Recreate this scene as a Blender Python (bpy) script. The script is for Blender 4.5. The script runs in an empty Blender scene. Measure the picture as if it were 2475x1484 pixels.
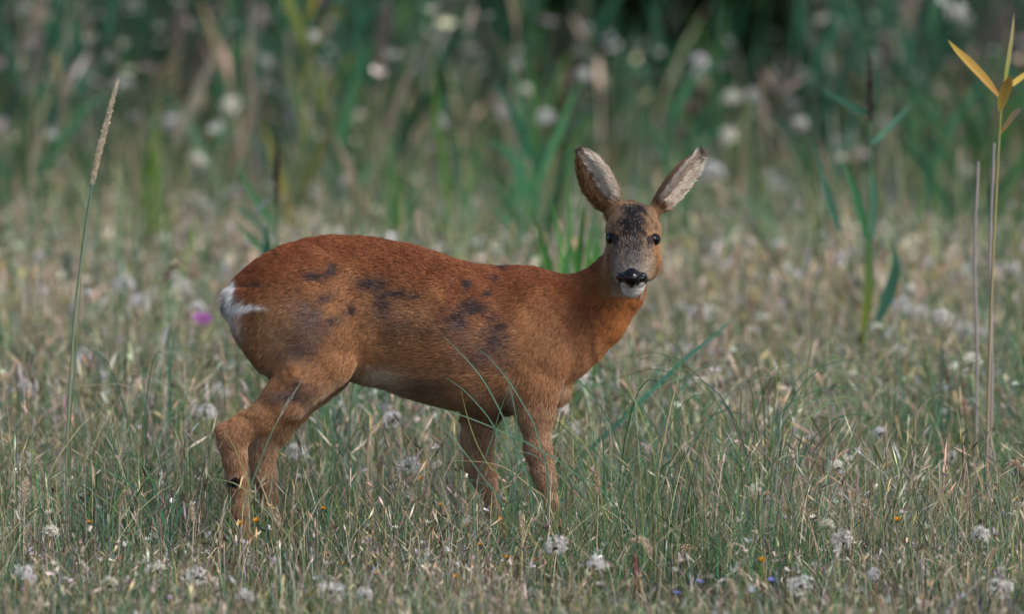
import bpy, math, random
import numpy as np
from mathutils import Vector, Matrix
from mathutils.bvhtree import BVHTree

SEED = 11
random.seed(SEED)
rng = np.random.default_rng(SEED)
scene = bpy.context.scene
col = scene.collection

# ---------------------------------------------------------------- camera
DIST, CAM_H, PITCH, SCL = 15.0, 1.207, math.radians(2.64), 0.00085   # SCL: metres per photo pixel (2474 wide) at the deer
cam_data = bpy.data.cameras.new('camera')
cam = bpy.data.objects.new('camera', cam_data)
col.objects.link(cam)
cam.location = (0, -DIST, CAM_H)
cam.rotation_euler = (math.pi / 2 - PITCH, 0, 0)
cam_data.sensor_width = 36
cam_data.lens = 36 * DIST / (2474 * SCL)
cam_data.clip_start = 0.1
cam_data.clip_end = 3000
cam_data.dof.use_dof = True
cam_data.dof.focus_distance = DIST - 0.26
cam_data.dof.aperture_fstop = cam_data.lens / 68.0                     # a 68 mm wide entrance pupil
scene.camera = cam

# ---------------------------------------------------------------- sky and sun: soft light under a veiled evening sky
SUN_EL, SUN_AZ = math.radians(40), math.radians(124)                   # azimuth clockwise from +Y: from ahead of the deer, a little on the camera's side
world = bpy.data.worlds.new('World')
scene.world = world
world.use_nodes = True
wn = world.node_tree.nodes
sky = wn.new('ShaderNodeTexSky')
sky.sky_type = 'NISHITA'
sky.sun_disc = False
sky.sun_elevation = SUN_EL
sky.sun_rotation = SUN_AZ
sky.air_density = 1.0
sky.dust_density = 2.0
sky.ozone_density = 1.0
wn['Background'].inputs['Strength'].default_value = 0.088
world.node_tree.links.new(sky.outputs[0], wn['Background'].inputs[0])
sun_data = bpy.data.lights.new('sun', 'SUN')
sun_data.energy = 1.45
sun_data.angle = math.radians(32)
sun_data.color = (1.0, 0.95, 0.88)
sun = bpy.data.objects.new('sun', sun_data)
col.objects.link(sun)
sd = Vector((math.sin(SUN_AZ) * math.cos(SUN_EL), math.cos(SUN_AZ) * math.cos(SUN_EL), math.sin(SUN_EL)))
sun.rotation_euler = sd.to_track_quat('Z', 'Y').to_euler()
vs = scene.view_settings
vs.view_transform = 'Standard'
vs.look = 'None'
vs.exposure = 1.04
vs.gamma = 1.0
vs.use_curve_mapping = False
scene.cycles.max_bounces = 7
scene.cycles.diffuse_bounces = 4
scene.cycles.glossy_bounces = 2
scene.cycles.transmission_bounces = 4
scene.cycles.use_denoising = True
scene.cycles_curves.shape = 'RIBBONS'

# ---------------------------------------------------------------- helpers
CAM = np.array([0, -DIST, CAM_H])
FWD = np.array([0, math.cos(PITCH), -math.sin(PITCH)])
UPV = np.array([0, math.sin(PITCH), math.cos(PITCH)])


def pix(px, py, y):
    """the point of the photo pixel (px, py) that lies at depth y (0 = the deer's mid plane)"""
    d = FWD + np.array([1.0, 0, 0]) * ((px - 1237) * SCL / DIST) + UPV * ((742 - py) * SCL / DIST)
    return CAM + d * ((y + DIST) / d[1])


def to_pix(P):
    q = P - CAM
    dep = q @ FWD
    return 1237 + q[:, 0] / dep * DIST / SCL, 742 - (q @ UPV) / dep * DIST / SCL


def row_y(py):
    """depth of the ground seen at photo row py"""
    return (CAM_H * DIST / SCL) / (py + 70) - DIST


_W = np.random.default_rng(5).normal(size=(7, 3))
_PH = np.random.default_rng(6).uniform(0, 6.28, 7)


def wob(P, f):
    """smooth pseudo-noise, about -1..1"""
    s = 0
    for k in range(7):
        s = s + np.sin((P @ _W[k]) * f * (0.6 + 0.25 * k) + _PH[k])
    return s / 3.2


def smooth(a, b, x):
    t = np.clip((x - a) / (b - a), 0, 1)
    return t * t * (3 - 2 * t)


def raw_mesh(name, V, tris, colors=None, smooth_shade=False):
    """a mesh from numpy arrays; tris may also be (n, 4) quads"""
    V = np.ascontiguousarray(V, dtype=np.float32)
    F = np.ascontiguousarray(tris, dtype=np.int32)
    k = F.shape[1]
    me = bpy.data.meshes.new(name)
    me.vertices.add(len(V))
    me.vertices.foreach_set('co', V.ravel())
    me.loops.add(F.size)
    me.loops.foreach_set('vertex_index', F.ravel())
    me.polygons.add(len(F))
    me.polygons.foreach_set('loop_start', np.arange(0, F.size, k, dtype=np.int32))
    me.polygons.foreach_set('loop_total', np.full(len(F), k, dtype=np.int32))
    if colors is not None:
        at = me.attributes.new('tint', 'FLOAT_COLOR', 'POINT')
        c = np.ones((len(V), 4), np.float32)
        c[:, :3] = colors
        at.data.foreach_set('color', c.ravel())
    me.update(calc_edges=True)
    if smooth_shade:
        me.polygons.foreach_set('use_smooth', np.ones(len(F), dtype=bool))
    return me


def put(name, data, parent=None, mat=None, label=None, category=None, group=None, kind=None, loc=None, rot=None, scale=None):
    o = bpy.data.objects.new(name, data)
    col.objects.link(o)
    if parent is not None:
        o.parent = parent
    if mat is not None and data is not None and not data.materials:
        data.materials.append(mat)
    if loc is not None:
        o.location = loc
    if rot is not None:
        o.rotation_euler = rot
    if scale is not None:
        o.scale = (scale,) * 3 if not hasattr(scale, '__len__') else scale
    for k, v in (('label', label), ('category', category), ('group', group), ('kind', kind)):
        if v:
            o[k] = v
    return o


def leafy(name, trans=0.35, rough=0.55, use='tint', vary=0.0, gloss=0.25):
    """thin plant tissue: diffuse and translucent, a weak gloss; colour from the mesh ('tint') or the object's own colour"""
    m = bpy.data.materials.new(name)
    m.use_nodes = True
    nt = m.node_tree
    nt.nodes.clear()
    out = nt.nodes.new('ShaderNodeOutputMaterial')
    p = nt.nodes.new('ShaderNodeBsdfPrincipled')
    tr = nt.nodes.new('ShaderNodeBsdfTranslucent')
    mx = nt.nodes.new('ShaderNodeMixShader')
    at = nt.nodes.new('ShaderNodeAttribute')
    if use == 'tint':
        at.attribute_name = 'tint'
        c = at.outputs['Color']
    else:
        oi = nt.nodes.new('ShaderNodeObjectInfo')
        at.attribute_name = 'tint'
        mu = nt.nodes.new('ShaderNodeMix')
        mu.data_type = 'RGBA'
        mu.blend_type = 'MULTIPLY'
        mu.inputs[0].default_value = 1
        nt.links.new(oi.outputs['Color'], mu.inputs[6])
        nt.links.new(at.outputs['Color'], mu.inputs[7])
        c = mu.outputs[2]
    if vary:
        tc = nt.nodes.new('ShaderNodeTexCoord')
        no = nt.nodes.new('ShaderNodeTexNoise')
        no.inputs['Scale'].default_value = 60
        hs = nt.nodes.new('ShaderNodeHueSaturation')
        mr = nt.nodes.new('ShaderNodeMapRange')
        mr.inputs[3].default_value = 1 - vary
        mr.inputs[4].default_value = 1 + vary
        nt.links.new(tc.outputs['Object'], no.inputs['Vector'])
        nt.links.new(no.outputs['Fac'], mr.inputs[0])
        nt.links.new(mr.outputs[0], hs.inputs['Value'])
        nt.links.new(c, hs.inputs['Color'])
        c = hs.outputs['Color']
    p.inputs['Roughness'].default_value = rough
    p.inputs['Specular IOR Level'].default_value = gloss
    nt.links.new(c, p.inputs['Base Color'])
    nt.links.new(c, tr.inputs['Color'])
    mx.inputs[0].default_value = trans
    nt.links.new(p.outputs[0], mx.inputs[1])
    nt.links.new(tr.outputs[0], mx.inputs[2])
    nt.links.new(mx.outputs[0], out.inputs['Surface'])
    return m


def plain(name, rgb, rough=0.6, spec=0.3, noise=0.0, nscale=40, coat=0.0):
    m = bpy.data.materials.new(name)
    m.use_nodes = True
    nt = m.node_tree
    p = nt.nodes['Principled BSDF']
    p.inputs['Roughness'].default_value = rough
    p.inputs['Specular IOR Level'].default_value = spec
    p.inputs['Coat Weight'].default_value = coat
    p.inputs['Coat Roughness'].default_value = 0.08
    p.inputs['Base Color'].default_value = (*rgb, 1)
    if noise:
        tc = nt.nodes.new('ShaderNodeTexCoord')
        no = nt.nodes.new('ShaderNodeTexNoise')
        no.inputs['Scale'].default_value = nscale
        no.inputs['Detail'].default_value = 6
        cr = nt.nodes.new('ShaderNodeValToRGB')
        cr.color_ramp.elements[0].position = 0.3
        cr.color_ramp.elements[1].position = 0.7
        cr.color_ramp.elements[0].color = (*[c * (1 - noise) for c in rgb], 1)
        cr.color_ramp.elements[1].color = (*[min(1, c * (1 + noise)) for c in rgb], 1)
        nt.links.new(tc.outputs['Object'], no.inputs['Vector'])
        nt.links.new(no.outputs['Fac'], cr.inputs[0])
        nt.links.new(cr.outputs[0], p.inputs['Base Color'])
        bp = nt.nodes.new('ShaderNodeBump')
        bp.inputs['Strength'].default_value = 0.4
        bp.inputs['Distance'].default_value = 0.01
        nt.links.new(no.outputs['Fac'], bp.inputs['Height'])
        nt.links.new(bp.outputs[0], p.inputs['Normal'])
    return m


def surface_nets(f, origin, h):
    """closed surface of the field f < 0 on a regular grid (naive surface nets)"""
    s = f < 0
    nx, ny, nz = f.shape
    acc = np.zeros((nx - 1, ny - 1, nz - 1, 3), np.float32)
    cnt = np.zeros((nx - 1, ny - 1, nz - 1), np.float32)
    sl = lambda d, n: slice(d, n - 1 + d)
    corners = [(a, b, c) for a in (0, 1) for b in (0, 1) for c in (0, 1)]
    any_s = np.zeros(cnt.shape, bool)
    all_s = np.ones(cnt.shape, bool)
    for a, b, c in corners:
        v = s[sl(a, nx), sl(b, ny), sl(c, nz)]
        any_s |= v
        all_s &= v
    act = any_s & ~all_s
    I = np.argwhere(act)
    acc = np.zeros((len(I), 3))
    cnt = np.zeros(len(I))
    for a, b, c in corners:
        for ax in range(3):
            if (a, b, c)[ax]:
                continue
            e = [a, b, c]
            e[ax] = 1
            f0 = f[I[:, 0] + a, I[:, 1] + b, I[:, 2] + c]
            f1 = f[I[:, 0] + e[0], I[:, 1] + e[1], I[:, 2] + e[2]]
            cr = (f0 < 0) != (f1 < 0)
            t = np.where(cr, f0 / np.where(cr, f0 - f1, 1), 0)
            p = np.tile(np.array([a, b, c], float), (len(I), 1))
            p[:, ax] += t
            acc += p * cr[:, None]
            cnt += cr
    V = (I + acc / cnt[:, None]) * h + origin
    idx = -np.ones(act.shape, np.int64)
    idx[act] = np.arange(len(I))
    Q = []
    for ax in range(3):
        n = list(f.shape)
        lo = [slice(1, m - 1) for m in n]
        hi = [slice(1, m - 1) for m in n]
        lo[ax] = slice(0, n[ax] - 1)
        hi[ax] = slice(1, n[ax])
        s0, s1 = s[tuple(lo)], s[tuple(hi)]
        E = np.argwhere(s0 != s1)
        base = E.copy()
        for k in range(3):
            if k != ax:
                base[:, k] += 1
        up = s0[E[:, 0], E[:, 1], E[:, 2]]
        u, w = (ax + 1) % 3, (ax + 2) % 3

        def cell(du, dw):
            q = base.copy()
            q[:, u] -= du
            q[:, w] -= dw
            return idx[q[:, 0], q[:, 1], q[:, 2]]
        quad = np.stack([cell(1, 1), cell(0, 1), cell(0, 0), cell(1, 0)], 1)
        quad[~up] = quad[~up][:, ::-1]
        Q.append(quad)
    return V, np.concatenate(Q)


class Field:
    """a signed-distance field on a grid; parts melt into each other with a smooth minimum"""

    def __init__(self, lo, hi, h):
        self.lo, self.h = np.array(lo, float), h
        self.n = np.ceil((np.array(hi) - self.lo) / h).astype(int) + 1
        self.f = np.full(self.n, 0.5, np.float32)

    def window(self, lo, hi):
        a = np.clip(((np.array(lo) - self.lo) / self.h).astype(int), 0, self.n - 1)
        b = np.clip(((np.array(hi) - self.lo) / self.h).astype(int) + 2, 1, self.n)
        ax = [np.arange(a[k], b[k]) * self.h + self.lo[k] for k in range(3)]
        X, Y, Z = np.meshgrid(*ax, indexing='ij')
        return tuple(slice(a[k], b[k]) for k in range(3)), X, Y, Z

    def add(self, sl, d, k):
        g = self.f[sl]
        hh = np.clip(0.5 + 0.5 * (g - d) / k, 0, 1)
        self.f[sl] = (g * (1 - hh) + d * hh - k * hh * (1 - hh)).astype(np.float32)

    def cut(self, sl, d, k):
        g = self.f[sl]
        hh = np.clip(0.5 - 0.5 * (g + d) / k, 0, 1)
        self.f[sl] = (g * (1 - hh) - d * hh + k * hh * (1 - hh)).astype(np.float32)

    def cone(self, a, b, ra, rb, k=0.02, ay=1.0, cut=False):
        """round cone; ay < 1 flattens it across the deer"""
        a, b = np.array(a, float), np.array(b, float)
        R = max(ra, rb) + 0.05 + k
        sl, X, Y, Z = self.window(np.minimum(a, b) - R, np.maximum(a, b) + R)
        ab = b - a
        S = np.array([1, 1 / ay, 1])
        abs_ = ab * S
        px, py, pz = (X - a[0]), (Y - a[1]) / ay, (Z - a[2])
        t = np.clip((px * abs_[0] + py * abs_[1] + pz * abs_[2]) / max(abs_ @ abs_, 1e-9), 0, 1)
        d = np.sqrt((px - t * abs_[0]) ** 2 + (py - t * abs_[1]) ** 2 + (pz - t * abs_[2]) ** 2) - (ra + (rb - ra) * t)
        (self.cut if cut else self.add)(sl, d * min(1, ay ** 0.5), k)

    def chain(self, pts, k=0.02, ay=1.0):
        for (a, ra), (b, rb) in zip(pts[:-1], pts[1:]):
            self.cone(a, b, ra, rb, k, ay)
# ================================================================ the ground: one sheet, a flat meadow rising to a bank far behind
def ground_z(x, y):
    x, y = np.asarray(x, float), np.asarray(y, float)
    return 0.012 * np.sin(x * 1.7 + y * 0.9) * smooth(0.6, 3, np.abs(y)) + 0.9 * smooth(26, 45, y) + 2.6 * smooth(34, 70, y)


gx = np.concatenate([-np.geomspace(900, 12, 14), np.linspace(-11, 11, 67), np.geomspace(12, 900, 14)])
gy = np.concatenate([-np.geomspace(900, 20, 10), np.linspace(-18, 50, 137), np.geomspace(52, 1500, 16)])
GX, GY = np.meshgrid(gx, gy, indexing='ij')
GV = np.stack([GX, GY, ground_z(GX, GY)], -1).reshape(-1, 3)
m_, n_ = len(gx), len(gy)
ii, jj = np.meshgrid(np.arange(m_ - 1), np.arange(n_ - 1), indexing='ij')
GQ = np.stack([ii * n_ + jj, (ii + 1) * n_ + jj, (ii + 1) * n_ + jj + 1, ii * n_ + jj + 1], -1).reshape(-1, 4)
put('ground', raw_mesh('ground', GV, GQ, None, True), mat=plain('soil_and_litter', (0.036, 0.031, 0.022), 0.95, 0.1, noise=0.55, nscale=9),
    label='dark soil and plant litter under the meadow grass', category='ground', kind='structure')
# ================================================================ the roe deer
VOX = 0.0036
S_ = SCL
F = Field((-0.66, -0.27, -0.002), (0.41, 0.15, 0.87), VOX)

# trunk: profile of the back and the belly along the body, traced as heights over the length
prof = np.array([
    (546, 712, 735), (556, 690, 758), (572, 669, 790), (600, 645, 830), (640, 618, 868), (690, 594, 900), (740, 579, 915), (800, 571, 918),
    (860, 573, 918), (920, 579, 932), (980, 592, 955), (1050, 612, 974), (1100, 629, 985), (1150, 641, 994), (1200, 646, 999), (1250, 645, 995),
    (1300, 650, 980), (1340, 662, 955), (1370, 674, 920), (1400, 684, 880), (1430, 700, 840)], float)
tx = (prof[:, 0] - 1237) * S_
tz = np.array([pix(1237, p, 0)[2] for p in prof[:, 1]])
bz = np.array([pix(1237, p, 0)[2] for p in prof[:, 2]])
hw = np.interp(prof[:, 0], [546, 580, 640, 720, 800, 900, 1000, 1080, 1160, 1250, 1330, 1400, 1430],
               [0.020, 0.055, 0.085, 0.098, 0.094, 0.086, 0.100, 0.112, 0.108, 0.098, 0.085, 0.066, 0.055])
sl, X, Y, Z = F.window((-0.65, -0.16, 0.25), (0.22, 0.15, 0.75))
xs = X[:, 0, 0]
fine = lambda v: np.convolve(np.pad(np.interp(np.arange(xs[0] - 0.05, xs[-1] + 0.05, VOX), tx, v), 6, mode='edge'), np.hanning(13) / np.hanning(13).sum(), 'valid')
gx = np.arange(xs[0] - 0.05, xs[-1] + 0.05, VOX)
zt, zb, ww = (np.interp(xs, gx, fine(v))[:, None, None] for v in (tz, bz, hw))
zc, hh = (zt + zb) / 2, np.maximum((zt - zb) / 2, 0.004)
rel = (Z - zc) / hh
wl = ww * (1.0 - 0.16 * np.clip(rel, 0, 1.2) - 0.10 * np.clip(-rel, 0, 1.2) ** 2)
q = (np.abs(rel) ** 2.15 + np.abs(Y / wl) ** 2.15) ** (1 / 2.15)
d = (q - 1) * np.minimum(hh, ww)
d = np.maximum(d, np.maximum(tx[0] - X, X - tx[-1]))
F.add(sl, d, 0.001)


def L(*pts):
    return [(pix(a, b, y), r * S_) for a, b, y, r in pts]


# neck, brisket
F.chain(L((1330, 800, 0, 112), (1352, 798, 0, 106), (1432, 750, -0.004, 80), (1486, 692, -0.010, 60), (1515, 630, -0.020, 50)), 0.03, 0.72)
F.chain(L((1310, 890, 0, 80), (1343, 945, 0, 32)), 0.03, 0.8)
# shoulders and front legs (near, far)
F.chain(L((1275, 745, -0.046, 84), (1300, 870, -0.060, 64), (1290, 940, -0.062, 55)), 0.022, 0.55)
F.cone(pix(1215, 900, -0.125), pix(1222, 985, -0.115), 0.020, 0.020, 0.02, cut=True)
F.chain(L((1290, 940, -0.058, 52.0), (1294, 1005, -0.060, 36.1), (1299, 1085, -0.060, 26.4), (1312, 1140, -0.060, 20.8), (1320, 1170, -0.060, 16.6), (1333, 1215, -0.060, 10.2),
          (1345, 1275, -0.060, 9.3), (1351, 1305, -0.060, 10.2), (1356, 1330, -0.062, 8.4)), 0.022, 0.82)
F.chain(L((1230, 790, 0.040, 85.0), (1200, 900, 0.050, 64.0), (1178, 945, 0.056, 52.0)), 0.03, 0.55)
F.chain(L((1178, 945, 0.058, 50.0), (1160, 1005, 0.060, 36.1), (1153, 1060, 0.060, 32.7), (1156, 1120, 0.060, 26.4), (1170, 1155, 0.060, 22.4), (1181, 1185, 0.060, 14.0),
          (1190, 1230, 0.060, 10.2), (1203, 1275, 0.060, 9.7), (1210, 1300, 0.060, 10.2), (1216, 1326, 0.060, 8.4)), 0.022, 0.82)
# hind legs
F.chain(L((715, 725, -0.046, 104.0), (755, 800, -0.060, 88.0), (772, 875, -0.066, 66.0)), 0.028, 0.52)
F.chain(L((640, 780, -0.030, 60.0), (680, 850, -0.045, 62.0)), 0.035, 0.6)
F.chain(L((800, 880, -0.066, 44.0), (735, 915, -0.066, 56.0), (690, 966, -0.066, 47), (640, 1010, -0.066, 33), (585, 1040, -0.066, 24.9), (566, 1062, -0.066, 24.9),
          (568, 1110, -0.066, 23.2), (573, 1165, -0.066, 18.8), (580, 1235, -0.066, 14.0), (586, 1285, -0.066, 12.2), (590, 1310, -0.066, 12.7), (596, 1336, -0.068, 9.0)), 0.02, 0.78)
F.chain(L((600, 1012, -0.066, 13.8), (538, 1040, -0.066, 9.5), (545, 1080, -0.066, 12.0)), 0.015, 0.7)
F.chain(L((730, 750, 0.042, 100.0), (750, 850, 0.054, 84.0), (760, 900, 0.060, 60.0)), 0.035, 0.52)
F.chain(L((800, 890, 0.066, 42.0), (735, 930, 0.066, 54.0), (700, 985, 0.066, 42.0), (672, 1040, 0.066, 27.5), (640, 1085, 0.066, 24.0), (632, 1110, 0.066, 24.0),
          (638, 1150, 0.066, 23.2), (652, 1205, 0.066, 14.0), (660, 1255, 0.066, 11.5), (666, 1290, 0.066, 12.2), (674, 1318, 0.066, 8.4)), 0.02, 0.78)
F.chain(L((640, 1060, 0.066, 13.8), (598, 1100, 0.066, 8.8)), 0.015, 0.7)
# head, turned to the camera and tipped down
F.chain(L((1529, 540, -0.035, 50), (1530, 563, -0.070, 56)), 0.02)
F.chain(L((1529, 555, -0.06, 57), (1528, 600, -0.105, 46), (1526, 650, -0.150, 33), (1526, 668, -0.166, 29)), 0.02)
for cx in (1502, 1559):
    F.chain(L((cx, 590, -0.045, 32), (cx, 632, -0.060, 31), (1529 + (cx - 1529) * 0.75, 658, -0.085, 24)), 0.02)
F.chain(L((1529, 645, -0.080, 34), (1528, 684, -0.135, 26), (1528, 693, -0.148, 22)), 0.012)
for cx, cy in ((1475, 562), (1585, 564)):
    F.chain(L((cx + (4 if cx < 1529 else -4), cy - 5, -0.078, 14), (cx + (8 if cx < 1529 else -8), cy - 16, -0.05, 15)), 0.010)
for cx in (1495, 1563):
    F.chain(L((cx, 632, -0.040, 27), (cx + (1529 - cx) * 0.10, 652, -0.045, 25)), 0.02)
# upper lip / nose base
F.chain(L((1508, 672, -0.166, 17), (1544, 672, -0.166, 17)), 0.012)


def ear(base, tip, n, W, Tk, name):
    base, tip = pix(*base), pix(*tip)
    a = tip - base
    Ln = np.linalg.norm(a)
    a = a / Ln
    n = np.array(n, float)
    n -= a * (n @ a)
    n /= np.linalg.norm(n)
    w = np.cross(a, n)
    sl, X, Y, Z = F.window(np.minimum(base, tip) - 0.05, np.maximum(base, tip) + 0.05)
    P = np.stack([X - base[0], Y - base[1], Z - base[2]], -1)
    t = (P @ a) / Ln
    wv, nv = P @ w, P @ n
    ts = [-0.2, 0, .15, .3, .5, .65, .8, .92, 1.0, 1.04]
    Wt = np.interp(t, ts, np.array([12, 18, 28, 36, 40, 38, 31, 21, 10, 2]) * S_ * W)
    e = np.sqrt((wv / Wt) ** 2 + (nv / (Wt * Tk)) ** 2)
    d = np.maximum((e - 1) * Wt * Tk, np.maximum(-0.2 - t, t - 1.03) * Ln)
    F.add(sl, d, 0.012)
    Wi = np.maximum(Wt * 0.84 - 0.001, 0.0005)
    ec = np.sqrt((wv / Wi) ** 2 + ((nv - Wt * Tk * 0.80) / (Wi * Tk * 1.15)) ** 2)
    dc = np.maximum((ec - 1) * Wi * Tk, np.maximum(0.20 - t, t - 0.96) * Ln)
    F.cut(sl, dc, 0.004)
    return base, a, n, w, Ln


EARS = [ear((1492, 522, -0.035), (1404, 366, -0.030), (-0.25, -1, 0.0), 1.0, 0.50, 'l'),
        ear((1572, 522, -0.035), (1693, 368, -0.025), (0.90, -0.50, -0.25), 0.95, 0.60, 'r')]
body_V, body_Q = surface_nets(F.f, F.lo, VOX)
for _ in range(2):                                                   # relax the grid a little
    e = np.concatenate([body_Q[:, [0, 1]], body_Q[:, [1, 2]], body_Q[:, [2, 3]], body_Q[:, [3, 0]]])
    acc = np.zeros_like(body_V)
    cn = np.zeros(len(body_V))
    for k in range(3):
        acc[:, k] = np.bincount(e[:, 0], body_V[e[:, 1], k], len(body_V)) + np.bincount(e[:, 1], body_V[e[:, 0], k], len(body_V))
    cn = np.bincount(e[:, 0], minlength=len(body_V)) + np.bincount(e[:, 1], minlength=len(body_V))
    body_V = body_V * 0.5 + acc / np.maximum(cn, 1)[:, None] * 0.5


# ---- the coat: colour, lie and length of the hair, as a function of the place on the body
def blob(px, py, cx, cy, rx, ry, n=0):
    return np.exp(-(((px - cx) / rx) ** 2 + ((py - cy) / ry) ** 2) * (1 + 0.9 * n))


DARK = [(745, 790, 42, 50, .45), (705, 850, 40, 26, .3), (762, 668, 32, 11, .7), (802, 655, 13, 18, .65), (900, 688, 40, 20, .75), (925, 735, 24, 30, .7),
        (962, 712, 26, 9, .7), (1005, 718, 14, 8, .6), (1130, 690, 12, 13, .75), (1196, 674, 11, 11, .7), (1216, 648, 16, 7, .6), (1142, 745, 34, 17, .85),
        (1108, 772, 26, 26, .6), (1205, 815, 28, 42, .75), (1170, 860, 70, 40, .3), (850, 750, 9, 15, .8), (785, 722, 20, 12, .65), (822, 772, 16, 10, .6),
        (800, 778, 12, 10, .5), (1180, 712, 14, 9, .5), (700, 960, 44, 14, .5), (730, 930, 30, 10, .4), (1060, 800, 70, 30, .25), (1000, 935, 50, 22, .35),
        (960, 800, 60, 40, .22), (620, 690, 30, 6, .5), (1050, 935, 60, 26, .35), (640, 905, 20, 30, .15)]


def coat(P, N):
    """linear base colour of the coat"""
    px, py = to_pix(P)
    n1 = wob(P, 40)[:, None]
    n2 = wob(P + 3.3, 130)[:, None]
    top = np.array([0.215, 0.072, 0.030])
    flank = np.array([0.365, 0.176, 0.083])
    leg = np.array([0.37, 0.220, 0.135])
    throat = np.array([0.36, 0.135, 0.044])
    depth = np.interp(px, prof[:, 0], prof[:, 1])
    u = np.clip((py - depth) / 330, 0, 2)[:, None]
    c = top + (flank - top) * smooth(0.05, 0.6, u + 0.08 * n1)
    c = c + (np.array([0.40, 0.215, 0.115]) - c) * smooth(0.75, 1.15, u + 0.08 * n1) * 0.6
    c = c + (leg - c) * (smooth(930, 1040, py) * smooth(1000, 1100, px + 400 * (py > 2000)) * 0.95 + smooth(1000, 1100, py) * smooth(1000, 900, px) * 0.55)[:, None]
    c = c + (throat - c) * (smooth(1400, 1500, px - (py - 800) * 0.35) * smooth(640, 680, py) * 0.8)[:, None]
    c = c * (1 + 0.07 * n1 + 0.05 * n2)
    ns = wob(P * np.array([0.35, 1, 1.5]) + 2.1, 260)[:, None]
    near = (P[:, 1] < 0.03)
    for cx, cy, rx, ry, s in DARK:
        m = (blob(px, py, cx, cy, rx, ry, 0.6 * n2[:, 0]) * s * near * (1 + 0.45 * n2[:, 0]))[:, None]
        c = c + (np.array([0.048, 0.037, 0.042]) - c) * np.clip(m * (1.6 + 0.6 * ns), 0, 0.92)
    for cx, cy, rx, ry, s in ((745, 788, 42, 52, .80), (708, 850, 44, 24, .62), (718, 945, 42, 15, .62), (690, 968, 30, 12, .5), (1165, 860, 60, 40, .32), (960, 760, 70, 40, .25), (1120, 800, 40, 30, .4)):
        m = (blob(px, py, cx, cy, rx, ry, 0.5 * n2[:, 0]) * s * near)[:, None] * (1 + 0.35 * ns)
        c = c + (np.array([0.17, 0.125, 0.125]) - c) * np.clip(m, 0, 0.85)
    # greyish buff wash over the back of the thigh
    m = blob(px, py, 665, 800, 55, 70)[:, None] * 0.55
    c = c + (np.array([0.40, 0.25, 0.14]) - c) * m
    # white rump patch
    wl = np.maximum(smooth(19, 5, np.abs((px - 564) - (py - 720) * 0.10) + 5 * n2[:, 0]) * smooth(672, 690, py) * smooth(800, 735, py),
                    smooth(20, 4, np.abs(py - 743 - (px - 600) * 0.05) * (1 + smooth(585, 650, px) * 1.5) + 6 * n2[:, 0]) * smooth(662, 610, px) * 0.9 * smooth(540, 560, px))
    wl = np.maximum(wl, smooth(600, 560, px - (py - 740) * 0.16) * smooth(700, 720, py) * smooth(880, 770, py) * 0.5)
    c = c + (np.array([0.88, 0.84, 0.79]) - c) * np.clip(wl * 1.1, 0, 1)[:, None]
    # pale groin and arm pits
    g = np.maximum(1.3 * blob(px, py, 918, 914, 50, 24) * smooth(872, 884, py) * (px > 858), 0.55 * blob(px, py, 1236, 965, 14, 42))
    g = np.maximum(g, 0.6 * blob(px, py, 1362, 950, 14, 26))
    g = np.maximum(g, smooth(0.2, 0.8, -N[:, 2]) * (py < 1010) * (py > 880) * (0.55 - 0.4 * smooth(960, 1020, px)))
    c = c + (np.array([0.55, 0.43, 0.32]) - c) * np.clip(g, 0, 1)[:, None]
    m = blob(px, py, 1215, 1003, 26, 16)[:, None] * 0.7
    c = c + (np.array([0.10, 0.05, 0.03]) - c) * m
    # the pale back of the far foreleg, the dark gland tuft on the near hind leg
    m = (smooth(1150, 1115, px) * smooth(1000, 1040, py) * smooth(1190, 1150, py) * (P[:, 1] > 0.02))[:, None] * 0.6
    c = c + (np.array([0.52, 0.35, 0.22]) - c) * m
    m = (smooth(1.15, 0.75, ((px - 567) / 17) ** 2 + ((py - 1166) / 14) ** 2) * (P[:, 1] < 0))[:, None]
    c = c + (np.array([0.020, 0.014, 0.012]) - c) * m
    # ---- head
    hd = (smooth(1440, 1462, px) * smooth(1640, 1600, px) * smooth(480, 495, py) * smooth(722, 712, py) * (P[:, 1] < -0.022))
    tan = np.array([0.31, 0.185, 0.105])
    h = np.tile(tan, (len(P), 1))
    ax = np.abs(px - 1529)
    h = h + (np.array([0.40, 0.29, 0.20]) - h) * (smooth(585, 630, py) * smooth(66, 44, ax))[:, None] * 0.9
    # orange cheeks
    h = h + (np.array([0.34, 0.175, 0.08]) - h) * (smooth(46, 60, ax) * smooth(560, 620, py))[:, None]
    # grey bridge of the nose and black forehead
    h = h + (np.array([0.075, 0.070, 0.080]) - h) * (smooth(34, 10, ax + (630 - py) * 0.02) * smooth(555, 585, py) * smooth(672, 655, py))[:, None] * 0.85
    n3 = wob(P + 1.7, 320)
    fore = smooth(52, 16, ax + 7 * n2[:, 0] + 7 * n3) * smooth(484, 502, py + 5 * n3) * smooth(600, 555, py + 9 * n3)
    h = h + (np.array([0.020, 0.018, 0.020]) - h) * (fore * 1.0)[:, None]
    # around the eyes, paler lips, white chin
    for ex, ey in ((1478, 577), (1581, 579)):
        sg = 1 if ex < 1529 else -1
        r = np.hypot((px - ex - sg * 4) / 1.5, (py - ey - 1) / 1.05)
        h = h + (np.array([0.025, 0.02, 0.02]) - h) * smooth(13.5, 10, r)[:, None] * 0.9
        r = np.hypot((px - ex - sg * 12) / 0.7, (py - ey - 14))
        h = h + (np.array([0.05, 0.04, 0.04]) - h) * smooth(12, 5, r)[:, None] * 0.6
    h = h + (np.array([0.40, 0.36, 0.33]) - h) * (blob(px, py, 1526, 648, 30, 12))[:, None] * 0.7
    blk = smooth(40, 33, ax + np.abs(py - 676) * 0.45) * smooth(655, 661, py) * smooth(694, 689, py)
    h = h + (np.array([0.012, 0.012, 0.015]) - h) * blk[:, None]
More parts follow.
